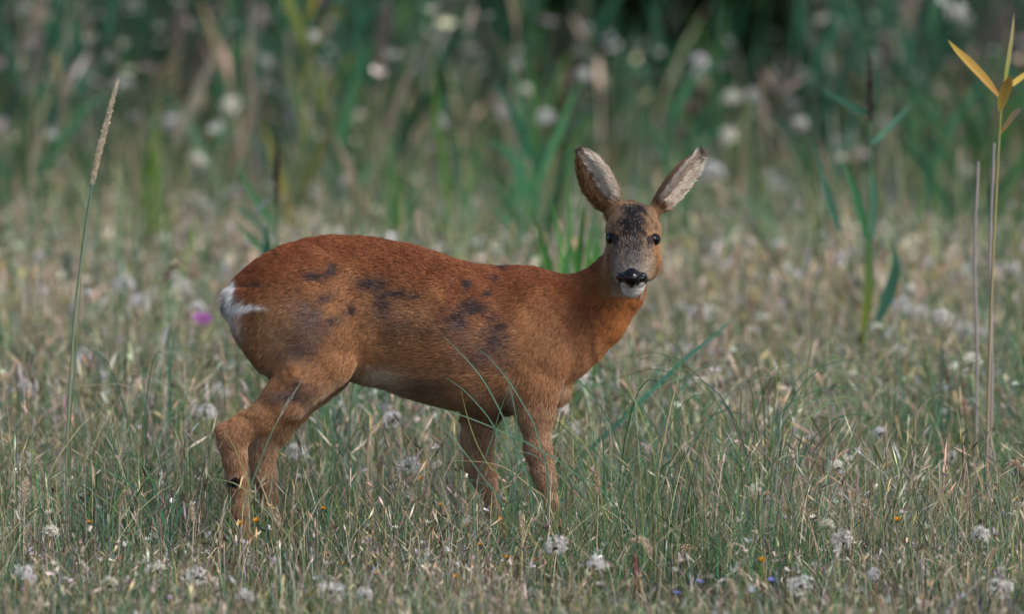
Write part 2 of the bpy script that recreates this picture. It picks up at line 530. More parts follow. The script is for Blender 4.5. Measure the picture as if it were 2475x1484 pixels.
    wh = smooth(30, 25, ax) * smooth(689, 694, py + 0.10 * ax) * (P[:, 1] < -0.09)
    wh = np.maximum(wh, smooth(11, 7, np.hypot(ax - 24, (py - 690) * 1.3)) * (P[:, 1] < -0.1))
    h = h + (np.array([0.82, 0.80, 0.76]) - h) * wh[:, None]
    c = c + (h - c) * hd[:, None]
    # ---- ears
    for k, (b, a, n, w, Ln) in enumerate(EARS):
        R = P - b
        t = (R @ a) / Ln
        wv, nv = (R @ w) / S_, (R @ n) / S_
        m = smooth(0.16, 0.26, t) * (t < 1.1) * (np.abs(wv) < 48) * (np.abs(nv) < 34)
        outer = np.array([0.20, 0.125, 0.070])
        e = np.tile(outer, (len(P), 1))
        ndn = N @ n
        rim = smooth(0.90, 1.02, t)
        e = e + (np.array([0.045, 0.035, 0.030]) - e) * (rim * 0.85)[:, None]
        inside = smooth(0.1, 0.5, ndn)
        pale = np.array([0.82, 0.71, 0.62])
        dk = np.array([0.22, 0.13, 0.075])
        side = smooth(-6, 12, wv + (t - 0.45) * 22 + 10 * n2[:, 0]) if k == 0 else np.ones(len(P)) * smooth(0.15, 0.3, t)
        e = e + ((dk + (pale - dk) * side[:, None]) - e) * inside[:, None]
        e = e + (np.array([0.06, 0.045, 0.04]) - e) * (smooth(0.95, 1.02, t) * 0.85)[:, None]
        c = c + (e - c) * m[:, None]
    return np.clip(c, 0.004, 0.9)


FLOW = np.array([  # px, py, lie of the hair in the picture plane (right, down)
    (560, 680, -.7, .7), (600, 720, -.9, .5), (640, 640, -.9, .45), (740, 600, -1, .2), (860, 600, -1, .1), (700, 700, -.95, .35), (650, 800, -.75, .65), (560, 760, -.5, .85),
    (780, 700, -.9, .35), (850, 800, -.5, .85), (820, 700, -.8, .5), (720, 880, -.8, .6), (800, 900, -.85, .5), (900, 750, -1, .0), (950, 860, -1, .15), (1000, 650, -1, -.05), (1000, 780, -1, .0), (1090, 850, -1, .1),
    (1100, 760, -1, -.05), (1150, 900, -1, .15), (1050, 950, -.7, .6), (1230, 700, -1, .25), (1250, 850, -.95, .4), (1300, 900, -.6, .8), (1350, 720, -.9, .45), (1330, 840, -.75, .65),
    (1430, 720, -.75, .65), (1430, 830, -.6, .8), (1500, 720, -.3, .95), (1520, 780, -.35, .95), (1380, 920, -.2, 1), (1290, 1000, -.3, 1), (1300, 1100, -.1, 1), (1340, 1250, .1, 1),
    (1160, 1000, 0, 1), (1150, 1100, 0, 1), (1190, 1250, .1, 1), (640, 960, -.7, .7), (570, 1020, -.7, .7), (570, 1100, 0, 1), (580, 1250, .05, 1), (650, 1150, 0, 1), (690, 1040, -.4, .9),
    (890, 925, -.4, .9)])


def flow(P, N):
    px, py = to_pix(P)
    wgt = 1 / (((px[:, None] - FLOW[:, 0]) ** 2 + (py[:, None] - FLOW[:, 1]) ** 2) + 60) ** 1.5
    wgt /= wgt.sum(1, keepdims=True)
    v = wgt @ FLOW[:, 2:]
    D = np.stack([v[:, 0], np.zeros(len(P)), -v[:, 1]], 1)
    # head: away from the nose
    hd = smooth(1440, 1465, px) * smooth(725, 700, py) * (P[:, 1] < -0.03)
    nose = pix(1526, 668, -0.17)
    away = P - nose
    away /= np.linalg.norm(away, axis=1, keepdims=True) + 1e-6
    D = D + (away - D) * hd[:, None]
    for b, a, n, w, Ln in EARS:
        R = P - b
        t = (R @ a) / Ln
        m = (t > 0.12) * (t < 1.1) * (np.abs(R @ w) < 0.042) * (np.abs(R @ n) < 0.03)
        inner = ((N @ n) > 0.2)
        D = np.where((m & ~inner)[:, None], a, D)
        D = np.where((m & inner)[:, None], a * 0.7 + (-w if n[0] < 0 else w) * 0.5 * np.sign(R @ w)[:, None] + n * 0.25, D)
    D = D - N * (D * N).sum(1, keepdims=True)
    D /= np.linalg.norm(D, axis=1, keepdims=True) + 1e-6
    return D


deer = put('roe_deer', None, label='red-brown roe deer standing side-on in the meadow, its head turned towards the viewer', category='deer')
tri = np.concatenate([body_Q[:, [0, 1, 2]], body_Q[:, [0, 2, 3]]])
fn = np.cross(body_V[tri[:, 1]] - body_V[tri[:, 0]], body_V[tri[:, 2]] - body_V[tri[:, 0]])
vn = np.zeros_like(body_V)
for k in range(3):
    for j in range(3):
        vn[:, j] += np.bincount(tri[:, k], fn[:, j], len(body_V))
vn /= np.linalg.norm(vn, axis=1, keepdims=True) + 1e-9
skin = bpy.data.materials.new('undercoat')
skin.use_nodes = True
nt = skin.node_tree
pb = nt.nodes['Principled BSDF']
at = nt.nodes.new('ShaderNodeAttribute')
at.attribute_name = 'tint'
nt.links.new(at.outputs['Color'], pb.inputs['Base Color'])
pb.inputs['Roughness'].default_value = 0.85
pb.inputs['Specular IOR Level'].default_value = 0.1
body_me = raw_mesh('body', body_V, body_Q, coat(body_V, vn) * 0.8, True)
body = put('body', body_me, deer, skin)
bvh = BVHTree.FromPolygons([Vector(v) for v in body_V], body_Q.tolist())


def on_body(px, py):
    """where the sight line of a photo pixel meets the deer"""
    p = pix(px, py, 0.0)
    dr = Vector(p - CAM).normalized()
    h = bvh.ray_cast(Vector(CAM) + dr * 14, dr)
    return h[0], h[1]


# ---- eyes, nose, hooves
eye_mat = plain('eye_wet', (0.003, 0.002, 0.003), 0.02, 0.22)
lid_mat = plain('eyelid_skin', (0.008, 0.007, 0.007), 0.7, 0.15)
nose_mat = plain('nose_wet', (0.003, 0.003, 0.004), 0.14, 0.38)
hoof_mat = plain('hoof_horn', (0.02, 0.017, 0.015), 0.4, 0.4, noise=0.3, nscale=80)


def sphere_mesh(name, r, sx=1, sy=1, sz=1, n=20):
    th = np.linspace(0, math.pi, n // 2 + 1)
    ph = np.linspace(0, 2 * math.pi, n, endpoint=False)
    V = np.array([(r * sx * math.sin(a) * math.cos(b), r * sy * math.sin(a) * math.sin(b), r * sz * math.cos(a)) for a in th for b in ph])
    Fq = [(i * n + j, (i + 1) * n + j, (i + 1) * n + (j + 1) % n, i * n + (j + 1) % n) for i in range(n // 2) for j in range(n)]
    return raw_mesh(name, V, np.array(Fq), None, True)


EYES = []
for ex, ey, sgn in ((1478, 577, -1), (1581, 579, 1)):
    hit, nrm = on_body(ex, ey)
    c = Vector(hit) + Vector((-sgn * 0.0042, 0.0058, 0))
    EYES.append((np.array(c), sgn))
    eo = put('eye', sphere_mesh('eye', 0.0152, 0.95, 1, 0.86), deer, eye_mat, loc=c)
    # lids: a torus-like rim, thicker above, round the visible part of the ball
    V, Fq = [], []
    m1, m2 = 22, 6
    ax = Vector((sgn * 0.62, -0.78, 0.0)).normalized()
    u = Vector((0, 0, 1)).cross(ax).normalized()
    w = ax.cross(u)
    for i in range(m1):
        a = 2 * math.pi * i / m1
        up = max(0, math.sin(a))
        cen = (u * math.cos(a) * 0.0146 + w * math.sin(a) * (0.0116 - 0.0016 * up)) + ax * (0.0050 + 0.0018 * up)
        out = (u * math.cos(a) + w * math.sin(a)).normalized()
        rr = 0.0018 + 0.0010 * up
        for j in range(m2):
            b = 2 * math.pi * j / m2
            V.append(cen + out * math.cos(b) * rr + ax * math.sin(b) * rr)
    for i in range(m1):
        for j in range(m2):
            Fq.append((i * m2 + j, ((i + 1) % m1) * m2 + j, ((i + 1) % m1) * m2 + (j + 1) % m2, i * m2 + (j + 1) % m2))
    put('eyelid', raw_mesh('eyelid', np.array(V), np.array(Fq), None, True), eo, lid_mat)
    # lashes: short bristles along the upper lid
    V, Fq = [], []
    for i in range(15):
        a = math.pi * (0.1 + 0.8 * i / 14)
        p0 = u * math.cos(a) * 0.0115 + w * math.sin(a) * 0.0088 + ax * 0.005
        d0 = (u * math.cos(a) * 0.6 + w * 0.35 + ax * 0.9 + Vector((sgn * 0.5, 0, 0))).normalized() * (0.007 + 0.003 * random.random())
        s = u * 0.0005
        k = len(V)
        V += [p0 - s, p0 + s, p0 + d0 + w * 0.001]
        Fq.append((k, k + 1, k + 2))
    put('eyelashes', raw_mesh('eyelashes', np.array(V), np.array(Fq)), eo, lid_mat)['kind'] = 'stuff'

NF = Field((pix(1475, 0, 0)[0], -0.235, pix(0, 705, -0.18)[2]), (pix(1578, 0, 0)[0], -0.13, pix(0, 645, -0.18)[2]), 0.0016)
NF.chain(L((1514, 667, -0.187, 12), (1538, 667, -0.187, 12)), 0.005)
NF.chain(L((1526, 661, -0.182, 15), (1526, 672, -0.190, 18), (1526, 688, -0.182, 8)), 0.005)
for sgn in (-1, 1):
    NF.chain(L((1526 + sgn * 20, 669, -0.180, 12), (1526 + sgn * 25, 667, -0.168, 12), (1526 + sgn * 24, 680, -0.164, 11)), 0.004)
    NF.cone(pix(1526 + sgn * 18, 676, -0.204), pix(1526 + sgn * 29, 664, -0.184), 5.0 * S_, 3.4 * S_, 0.002, cut=True)
nV, nQ = surface_nets(NF.f, NF.lo, NF.h)
put('nose', raw_mesh('nose', nV, nQ, None, True), deer, nose_mat)

HF = Field((-0.02, -0.03, -0.001), (0.06, 0.03, 0.05), 0.002)
for sgn in (-1, 1):
    HF.cone((0.006, sgn * 0.009, 0.024), (0.030, sgn * 0.008, 0.006), 0.0115, 0.0065, 0.003)
    HF.cone((0.000, sgn * 0.009, 0.010), (0.022, sgn * 0.009, 0.008), 0.0100, 0.0085, 0.003)
sl, X, Y, Z = HF.window(HF.lo, HF.lo + HF.n * HF.h)
HF.f = np.maximum(HF.f, (0.0015 - Z)[:HF.n[0], :HF.n[1], :HF.n[2]]).astype(np.float32)
hV, hQ = surface_nets(HF.f, HF.lo, HF.h)
hoof_me = raw_mesh('hoof', hV, hQ, None, True)
for px, py, y in ((1350, 1330, -0.062), (1212, 1326, 0.060), (590, 1336, -0.068), (668, 1320, 0.066)):
    p = pix(px, py, y)
    put('hoof', hoof_me, deer, hoof_mat, loc=(p[0] - 0.004, p[1], 0.0))

# ---- fur
def grow(n, dens):
    ar = np.linalg.norm(fn, axis=1)
    cen = (body_V[tri[:, 0]] + body_V[tri[:, 1]] + body_V[tri[:, 2]]) / 3
    nn = fn / (ar[:, None] + 1e-12)
    w = ar * dens(cen, nn)
    pick = rng.choice(len(tri), n, p=w / w.sum())
    u, v = rng.random(n), rng.random(n)
    fl = u + v > 1
    u[fl], v[fl] = 1 - u[fl], 1 - v[fl]
    T = tri[pick]
    b = lambda A: A[T[:, 0]] * (1 - u - v)[:, None] + A[T[:, 1]] * u[:, None] + A[T[:, 2]] * v[:, None]
    R, Nn = b(body_V), b(vn)
    return R, Nn / (np.linalg.norm(Nn, axis=1, keepdims=True) + 1e-9)


def bare(P, N):
    px, py = to_pix(P)
    m = np.ones(len(P))
    for c, sgn in EYES:
        r = np.linalg.norm(P - c, axis=1)
        m *= smooth(0.0142, 0.0165, r)
    ax = np.abs(px - 1526)
    nose = (ax + np.abs(py - 674) * 0.5 < 36) & (py > 656) & (py < 697) & (P[:, 1] < -0.12)
    m *= ~nose
    m *= np.where(N[:, 1] > 0.35, 0.4, 1.0)
    m *= np.where((py < 730) & (px > 1370) & (P[:, 1] < 0.0), 1.7, 1.0)
    m *= P[:, 2] > 0.03
    return m


NH = 330000
R, Nn = grow(NH, bare)
px, py = to_pix(R)
D = flow(R, Nn)
n1, n2 = wob(R, 30), wob(R + 9, 75)
side = np.cross(Nn, D)
D = D + side * (0.16 * n1 + 0.10 * n2 + rng.normal(0, 0.09, NH))[:, None]
Lh = 0.0155 * (1 + 0.12 * n2) * rng.uniform(0.65, 1.25, NH)
head = (px > 1450) & (py < 720) & (R[:, 1] < -0.03)
Lh *= np.where(head, 0.50, 1)
Lh *= np.where((py > 1000), 0.62, 1)
Lh *= np.where((px < 640) & (py > 690) & (py < 900), 1.5 - 0.5 * smooth(570, 640, px), 1)      # rump tuft
Lh *= np.where((px > 870) & (px < 1250) & (py > 900) & (py < 1010), 1.35, 1)                   # belly fringe
lift = np.full(NH, 0.21) + 0.07 * n1 + rng.normal(0, 0.05, NH)
for b, a, n, w, Ln in EARS:
    Re = R - b
    t = (Re @ a) / Ln
    m = (t > 0.15) & (t < 1.1) & (np.abs(Re @ w) < 0.042) & (np.abs(Re @ n) < 0.03)
    inner = m & ((Nn @ n) > 0.2)
    Lh = np.where(m, 0.0065, Lh)
    Lh = np.where(inner, rng.uniform(0.008, 0.020, NH), Lh)
    lift = np.where(inner, 0.5, lift)
    ear_in = inner if b is EARS[0][0] else (ear_in | inner)
lift = np.where((px < 640) & (py > 690) & (py < 900), lift + 0.18, lift)
D1 = D * np.sqrt(np.clip(1 - lift ** 2, 0.1, 1))[:, None] + Nn * lift[:, None]
p0 = R - Nn * 0.0006
p1 = p0 + (D1 + Nn * 0.25) * (Lh * 0.34)[:, None]
p2 = p1 + D1 * (Lh * 0.33)[:, None]
p3 = p2 + (D1 - Nn * (lift * 0.6)[:, None] + np.array([0, 0, -0.10])) * (Lh * 0.33)[:, None]
pts = np.stack([p0, p1, p2, p3], 1).astype(np.float32)
hc = coat(R + D * (Lh * 0.5)[:, None], Nn)
cell = np.floor(R / 0.0020).astype(np.int64)
hsh = ((cell[:, 0] * 73856093) ^ (cell[:, 1] * 19349663) ^ (cell[:, 2] * 83492791)) % 65536
lut = np.clip(np.exp(rng.normal(0.0, 0.07, 65536)), 0.6, 1.5)
lut[rng.random(65536) < 0.035] = 0.42
br = np.where(head, 1.0, lut[hsh]) * np.clip(rng.normal(1.0, 0.13, NH), 0.5, 1.5)
fleck = wob(R * np.array([0.45, 1, 1.3]) + 5, 260) + rng.normal(0, 0.5, NH)
br *= np.where((fleck > 1.5) & ~head, 0.5, 1)
hc = hc * br[:, None]
hc = np.where((ear_in & (rng.random(NH) < 0.14))[:, None], hc * np.array([0.38, 0.32, 0.28]), hc)
grey = head & (py < 660) & (np.hypot(px - 1478, py - 577) > 20) & (np.hypot(px - 1581, py - 579) > 20)
spk = rng.random(NH)
hc = np.where((grey & (spk < 0.32) & (np.abs(px - 1529) < 58) & (py > 540))[:, None], hc * 0.22, hc)
hc = np.where((grey & (spk > np.where(py < 575, 0.965, 0.82)) & (np.abs(px - 1529) < 42))[:, None], np.array([0.30, 0.27, 0.25]), hc)
fur_data = bpy.data.hair_curves.new('fur')
fur_data.add_curves([4] * NH)
fur_data.attributes['position'].data.foreach_set('vector', pts.ravel())
ra = fur_data.attributes.new('radius', 'FLOAT', 'POINT')
rad = np.tile(np.array([0.00050, 0.00048, 0.00036, 0.00008], np.float32), (NH, 1)) * np.where(head, 0.72, 1.0)[:, None].astype(np.float32)
ra.data.foreach_set('value', np.ascontiguousarray(rad, np.float32).ravel())
ca = fur_data.attributes.new('hair_tint', 'FLOAT_COLOR', 'CURVE')
cc = np.ones((NH, 4), np.float32)
cc[:, :3] = np.clip(hc, 0.003, 0.92)
ca.data.foreach_set('color', cc.ravel())
fur_mat = bpy.data.materials.new('deer_hair')
fur_mat.use_nodes = True
nt = fur_mat.node_tree
pb = nt.nodes['Principled BSDF']
at = nt.nodes.new('ShaderNodeAttribute')
at.attribute_name = 'hair_tint'
nt.links.new(at.outputs['Color'], pb.inputs['Base Color'])
pb.inputs['Roughness'].default_value = 0.5
pb.inputs['Specular IOR Level'].default_value = 0.14
fur = put('fur', fur_data, body, fur_mat)
fur['kind'] = 'stuff'
# ================================================================ the meadow
TEAL, GREEN, OLIVE = (0.082, 0.185, 0.096), (0.090, 0.165, 0.040), (0.19, 0.175, 0.052)
STRAW, PALE, PINKISH, BROWN, GREYED = (0.48, 0.39, 0.235), (0.60, 0.53, 0.43), (0.47, 0.365, 0.29), (0.11, 0.080, 0.055), (0.40, 0.38, 0.38)
grass_mat = leafy('grass_blade', 0.22, 0.6, gloss=0.15)
dry_mat = leafy('dry_grass_stem', 0.25, 0.75, gloss=0.12)
own_mat = leafy('leaf_own_tint', 0.35, 0.5, use='object', vary=0.10)


def half(y):
    return (DIST + y) * 0.0701 + 0.9 + 0.05 * np.maximum(y, 0)


def scatter(n, y0, y1, clump=0.0, f=3.0, ofs=0.0):
    """n random places on the ground in view (and a step to either side) between two depths"""
    out = []
    need = n
    while need > 0:
        m = int(need * 2.2) + 50
        y = rng.uniform(y0, y1, m)
        keep = rng.random(m) < half(y) / half(y1)
        y = y[keep]
        x = rng.uniform(-1, 1, len(y)) * half(y)
        P = np.stack([x, y, np.zeros_like(x)], 1)
        if clump:
            k = wob(P + ofs, f)
            P = P[rng.random(len(P)) < np.clip(0.5 + clump * k, 0.03, 1)]
        out.append(P[:need])
        need -= len(out[-1])
    P = np.concatenate(out)
    P[:, 2] = ground_z(P[:, 0], P[:, 1]) - 0.004
    return P


def pal(n, cols, w, var=0.44):
    c = np.array(cols)[rng.choice(len(cols), n, p=np.array(w) / sum(w))]
    return c * np.clip(np.exp(rng.normal(-0.06, var, n)), 0.4, 2.0)[:, None] * np.clip(rng.normal(1, 0.07, (n, 3)), 0.8, 1.2)


def blades(P, Ln, lean, az, wd, c0, c1, seg=3, droop=0.0, taper=1.0):
    """ribbon blades: P root, Ln length, lean = sideways share of the length, droop = how far the tip bends over"""
    n = len(P)
    dirh = np.stack([np.cos(az), np.sin(az), np.zeros(n)], 1)
    ft = rng.uniform(0, 2 * math.pi, n)
    side = np.stack([np.cos(ft), np.sin(ft) * 0.5, np.zeros(n)], 1)
    ts = np.linspace(0, 1, seg + 1)
    V, C = [], []
    droop = np.broadcast_to(droop, n)
    for t in ts:
        up = Ln * (t - droop * t ** 3) * np.sqrt(np.clip(1 - (lean * 0.8) ** 2, 0.1, 1))
        ho = Ln * lean * (0.35 * t + 0.65 * t ** 2)
        c = P + dirh * ho[:, None] + np.array([0, 0, 1.0]) * up[:, None]
        wv = wd * (1 - 0.55 * t ** taper) / 2
        cc = c0 + (c1 - c0) * t
        if t < 1:
            V += [c - side * wv[:, None], c + side * wv[:, None]]
            C += [cc, cc]
        else:
            V += [c]
            C += [cc]
    k = len(V)
    V = np.stack(V, 1).reshape(-1, 3)
    C = np.stack(C, 1).reshape(-1, 3)
    T = []
    for s in range(seg):
        a = 2 * s
        T += [(a, a + 1, a + 2)] if s == seg - 1 else [(a, a + 1, a + 3), (a, a + 3, a + 2)]
    T = (np.arange(n)[:, None, None] * k + np.array(T)[None]).reshape(-1, 3)
    return V, T, C


def merge(parts):
    V, T, C, o = [], [], [], 0
    for v, t, c in parts:
        V.append(v)
        T.append(t + o)
        C.append(c)
        o += len(v)
    return np.concatenate(V), np.concatenate(T), np.concatenate(C)


def spikes(tip, ax, ln, wd, c):
    """loose seed heads: three crossed diamonds along the stem's end"""
    n = len(tip)
    parts = []
    for k in range(3):
        r = rng.normal(size=(n, 3))
        s = np.cross(ax, r)
        s /= np.linalg.norm(s, axis=1, keepdims=True) + 1e-9
        j = rng.uniform(0.3, 0.6, n)[:, None]
        V = np.stack([tip - ax * ln[:, None], tip - ax * ln[:, None] * j + s * wd[:, None] / 2, tip, tip - ax * ln[:, None] * (1 - j) - s * wd[:, None] / 2], 1).reshape(-1, 3)
        T = (np.arange(n)[:, None, None] * 4 + np.array([(0, 1, 2), (0, 2, 3)])[None]).reshape(-1, 3)
        parts.append((V, T, np.repeat(c, 4, 0)))
    return merge(parts)


def clear_deer(P, h):
    """keep tall blades from covering the deer: only a share of those standing right before it"""
    px, _ = to_pix(P)
    before = (P[:, 1] < 0.10) & (px > 470) & (px < 1440)
    h = np.where(P[:, 1] < -0.7, np.minimum(h, 0.07 + 0.08 * rng.random(len(P))), h)
    return np.where(before, np.minimum(h, np.where(P[:, 1] > -0.5, 0.15, 0.10) + 0.09 * rng.random(len(P)) + 0.16 * rng.random(len(P)) * (rng.random(len(P)) < 0.07)), h)


# ---- short turf
parts = []
for n, y0, y1, l0, l1, w0 in ((26000, -2.8, -0.8, 0.02, 0.085, 0.0015), (48000, -0.8, 1.6, 0.03, 0.130, 0.0016), (42000, 1.6, 6.0, 0.05, 0.18, 0.0026), (50000, 6.0, 18.0, 0.10, 0.28, 0.0045)):
    P = scatter(n, y0, y1, 0.62, 4.5)
    g = wob(P, 1.3)
    Ln = rng.uniform(l0, l1, n) * (1 + 0.25 * wob(P + 4, 2.2)) * rng.uniform(0.7, 1.15, n)
    gr = pal(n, [TEAL, GREEN, OLIVE, STRAW, GREYED], [0.44, 0.30, 0.10, 0.10, 0.06])
    dr = pal(n, [TEAL, GREEN, OLIVE, STRAW, GREYED, PINKISH], [0.28, 0.20, 0.12, 0.20, 0.13, 0.07])
    c = np.where((rng.random(n) < (0.5 if y0 < 5 else 0.22) + 0.45 * g)[:, None], gr, dr)
    parts.append(blades(P, Ln, rng.uniform(0.08, 1.12, n), rng.uniform(0, 6.283, n), w0 * rng.uniform(0.6, 1.5, n), c * np.array([1.0, 0.9, 0.75]), c, 3, rng.uniform(0, 0.35, n)))
put('short_grass', raw_mesh('short_grass', *merge(parts)), mat=grass_mat, label='short mixed green and withered turf covering the meadow floor', category='grass', kind='stuff')

# ---- long thin blades standing over the turf
parts = []
for n, y0, y1, l0, l1, w0 in ((17000, -2.4, 1.6, 0.12, 0.36, 0.0018), (12000, 1.6, 6.0, 0.18, 0.46, 0.0032), (11500, 6.0, 15.0, 0.25, 0.70, 0.0060), (13000, 13.0, 20.0, 0.35, 0.95, 0.014)):
    P = scatter(n, y0, y1, 0.7, 4.6, 7.0)
    Ln = clear_deer(P, rng.uniform(l0, l1, n) * (1 + 0.3 * wob(P + 8, 1.6)))
    c = pal(n, [TEAL, GREEN, OLIVE, (0.055, 0.17, 0.10)], [0.55, 0.20, 0.10, 0.15])
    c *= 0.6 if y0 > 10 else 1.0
    tip = np.where((rng.random(n) < (0.3 if y0 < 10 else 0.1))[:, None], pal(n, [STRAW], [1]), c)
    if y0 > 12:
        pq, _ = to_pix(P)
        kp = (wob(P + 31, 0.9) + 0.9 * rng.random(n) > np.where((pq > 1050) & (pq < 2020), 1.1, 0.3))
        P, Ln, c, tip = P[kp], Ln[kp], c[kp], tip[kp]
        n = len(P)
    parts.append(blades(P, Ln, rng.uniform(0.02, 0.98, n) ** 1.3, rng.uniform(0, 6.283, n), w0 * rng.uniform(0.6, 1.4, n), c, tip, 5, rng.uniform(0, 0.3, n), 2.0))
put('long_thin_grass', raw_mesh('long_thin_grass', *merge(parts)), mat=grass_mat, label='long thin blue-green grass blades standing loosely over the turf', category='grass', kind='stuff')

# ---- dry stems with seed heads
parts = []
for n, y0, y1, l0, l1, w0, sw in ((8500, -2.4, 1.6, 0.07, 0.32, 0.0016, 0.0038), (7500, 1.6, 6.0, 0.14, 0.38, 0.0024, 0.0060), (23000, 6.0, 16.0, 0.18, 0.42, 0.0040, 0.012), (700, 12.0, 21.0, 0.4, 1.15, 0.008, 0.022)):
    P = scatter(n, y0, y1, 0.45, 2.4, 15.0)
    if y0 == 6.0:
        P = P[rng.random(n) < 1 - smooth(9.0, 16.0, P[:, 1] + 3 * wob(P + 2, 1.1))]
        n = len(P)
    Ln = clear_deer(P, rng.uniform(l0, l1, n))
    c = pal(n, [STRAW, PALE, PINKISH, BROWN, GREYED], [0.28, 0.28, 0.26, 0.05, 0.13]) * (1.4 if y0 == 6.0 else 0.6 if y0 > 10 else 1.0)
    c = c * np.minimum(1, 0.84 / c.max(1, keepdims=True))
    lean, az, dp = rng.uniform(0.02, 0.75, n), rng.uniform(0, 6.283, n), rng.uniform(0, 0.25, n)
    B = blades(P, Ln, lean, az, w0 * rng.uniform(0.7, 1.3, n), c * 0.85, c, 4, dp, 3.0)
    parts.append(B)
    V = B[0].reshape(n, 9, 3)
    tip = V[:, 8]
    ax = tip - (V[:, 6] + V[:, 7]) / 2
    ax /= np.linalg.norm(ax, axis=1, keepdims=True) + 1e-9
    parts.append(spikes(tip + ax * 0.004, ax, Ln * rng.uniform(0.10, 0.24, n), sw * rng.uniform(0.5, 1.4, n), c * rng.uniform(0.9, 1.25, n)[:, None]))
for n, y0, y1, w0 in ((12000, -2.6, 1.6, 0.0016), (6000, 1.6, 6.0, 0.0026)):           # broken litter caught low in the turf
    P = scatter(n, y0, y1, 0.5, 4.0, 90.0)
    P[:, 2] += rng.uniform(0.005, 0.085, n)
    c = pal(n, [STRAW, PALE, PINKISH, GREYED, BROWN], [0.25, 0.36, 0.12, 0.17, 0.10])
    parts.append(blades(P, rng.uniform(0.02, 0.075, n), rng.uniform(0.7, 1.2, n), rng.uniform(0, 6.283, n), w0 * rng.uniform(0.7, 1.4, n), c, c, 2, rng.uniform(0, 0.9, n)))
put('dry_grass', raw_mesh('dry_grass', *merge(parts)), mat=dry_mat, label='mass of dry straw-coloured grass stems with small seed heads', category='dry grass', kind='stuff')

# ---- withered flower remains: small dark and pale tufts on short stems
parts = []
for n, y0, y1, l0, l1, s0 in ((1300, -2.4, 1.6, 0.05, 0.18, 0.0085), (3200, 1.6, 6.0, 0.10, 0.27, 0.012), (6000, 6.0, 14.0, 0.12, 0.40, 0.018), (420, 11.0, 19.0, 0.35, 1.1, 0.028)):
    P = scatter(n, y0, y1, 0.5, 3.0, 23.0)
    if y0 > 10:
        pq, _ = to_pix(P)
        P = P[rng.random(n) < np.where((pq > 1150) & (pq < 2020), 0.35, 1.0)]
        n = len(P)
    Ln = clear_deer(P, rng.uniform(l0, l1, n))
    c = pal(n, [BROWN, (0.07, 0.05, 0.04), PALE, (0.62, 0.57, 0.52), GREYED], [0.18, 0.10, 0.22, 0.34, 0.16] if y0 < 10 else [0.0, 0.0, 0.2, 0.4, 0.4])
    B = blades(P, Ln, rng.uniform(0, 0.4, n), rng.uniform(0, 6.283, n), np.full(n, 0.0016), pal(n, [OLIVE, BROWN], [1, 1]), pal(n, [BROWN, STRAW], [1, 1]), 3, 0.0, 3.0)
    parts.append(B)
    tip = B[0].reshape(n, 7, 3)[:, 6]
    for k in range(7):                                               # a ragged little star of scales
        d = rng.normal(size=(n, 3))
        d[:, 2] = np.abs(d[:, 2]) + 0.2
        d /= np.linalg.norm(d, axis=1, keepdims=True)
        s = np.cross(d, rng.normal(size=(n, 3)))
        s /= np.linalg.norm(s, axis=1, keepdims=True) + 1e-9
        l = (s0 * rng.uniform(0.6, 1.4, n))[:, None]
        V = np.stack([tip - d * l * 0.1, tip + d * l + s * l * 0.22, tip + d * l * 1.05 - s * l * 0.22], 1).reshape(-1, 3)
        parts.append((V, np.arange(n * 3).reshape(-1, 3), np.repeat(c * rng.uniform(0.7, 1.2, n)[:, None], 3, 0)))
put('withered_flower_heads', raw_mesh('withered_flower_heads', *merge(parts)), mat=dry_mat, label='small withered flower heads scattered all through the meadow', category='dead flowers', kind='stuff')


# ---------------------------------------------------------------- single plants
def spline(pts, n):
    """Catmull-Rom through the points, n samples"""
    p = np.array(pts, float)
    p = np.vstack([2 * p[0] - p[1], p, 2 * p[-1] - p[-2]])
    m = len(p) - 3
    out = []
    for u in np.linspace(0, m - 1e-6, n):
        i = int(u)
        t = u - i
        a, b, c, d = p[i:i + 4]
        out.append(0.5 * (2 * b + (c - a) * t + (2 * a - 5 * b + 4 * c - d) * t * t + (3 * b - a - 3 * c + d) * t ** 3))
    return np.array(out)


def ribbon(name, pts, wd, prof_, c0, c1, n=12, fold=0.25, facing=(0, -1, 0), twist=0.0):
    """a leaf with a folded midrib; prof_ = share of the width along the length"""
    c = spline(pts, n)
    t = np.linspace(0, 1, n)
    tan = np.gradient(c, axis=0)
    tan /= np.linalg.norm(tan, axis=1, keepdims=True) + 1e-9
    fa = np.array(facing, float)
    s = np.cross(tan, fa)
    s /= np.linalg.norm(s, axis=1, keepdims=True) + 1e-9
    nn = np.cross(s, tan)
    if twist:
        a = twist * t[:, None]
        s, nn = s * np.cos(a) + nn * np.sin(a), nn * np.cos(a) - s * np.sin(a)
    w = np.interp(t, np.linspace(0, 1, len(prof_)), prof_)[:, None] * wd / 2
    V = np.stack([c - s * w, c - nn * w * fold, c + s * w], 1).reshape(-1, 3)
    T = []
    for i in range(n - 1):
        a = i * 3
        T += [(a, a + 1, a + 4), (a, a + 4, a + 3), (a + 1, a + 2, a + 5), (a + 1, a + 5, a + 4)]
    C = np.repeat(np.array(c0) + (np.array(c1) - np.array(c0)) * t[:, None], 3, 0)
    C[1::3] *= 0.85
    return raw_mesh(name, V, np.array(T), C, True)


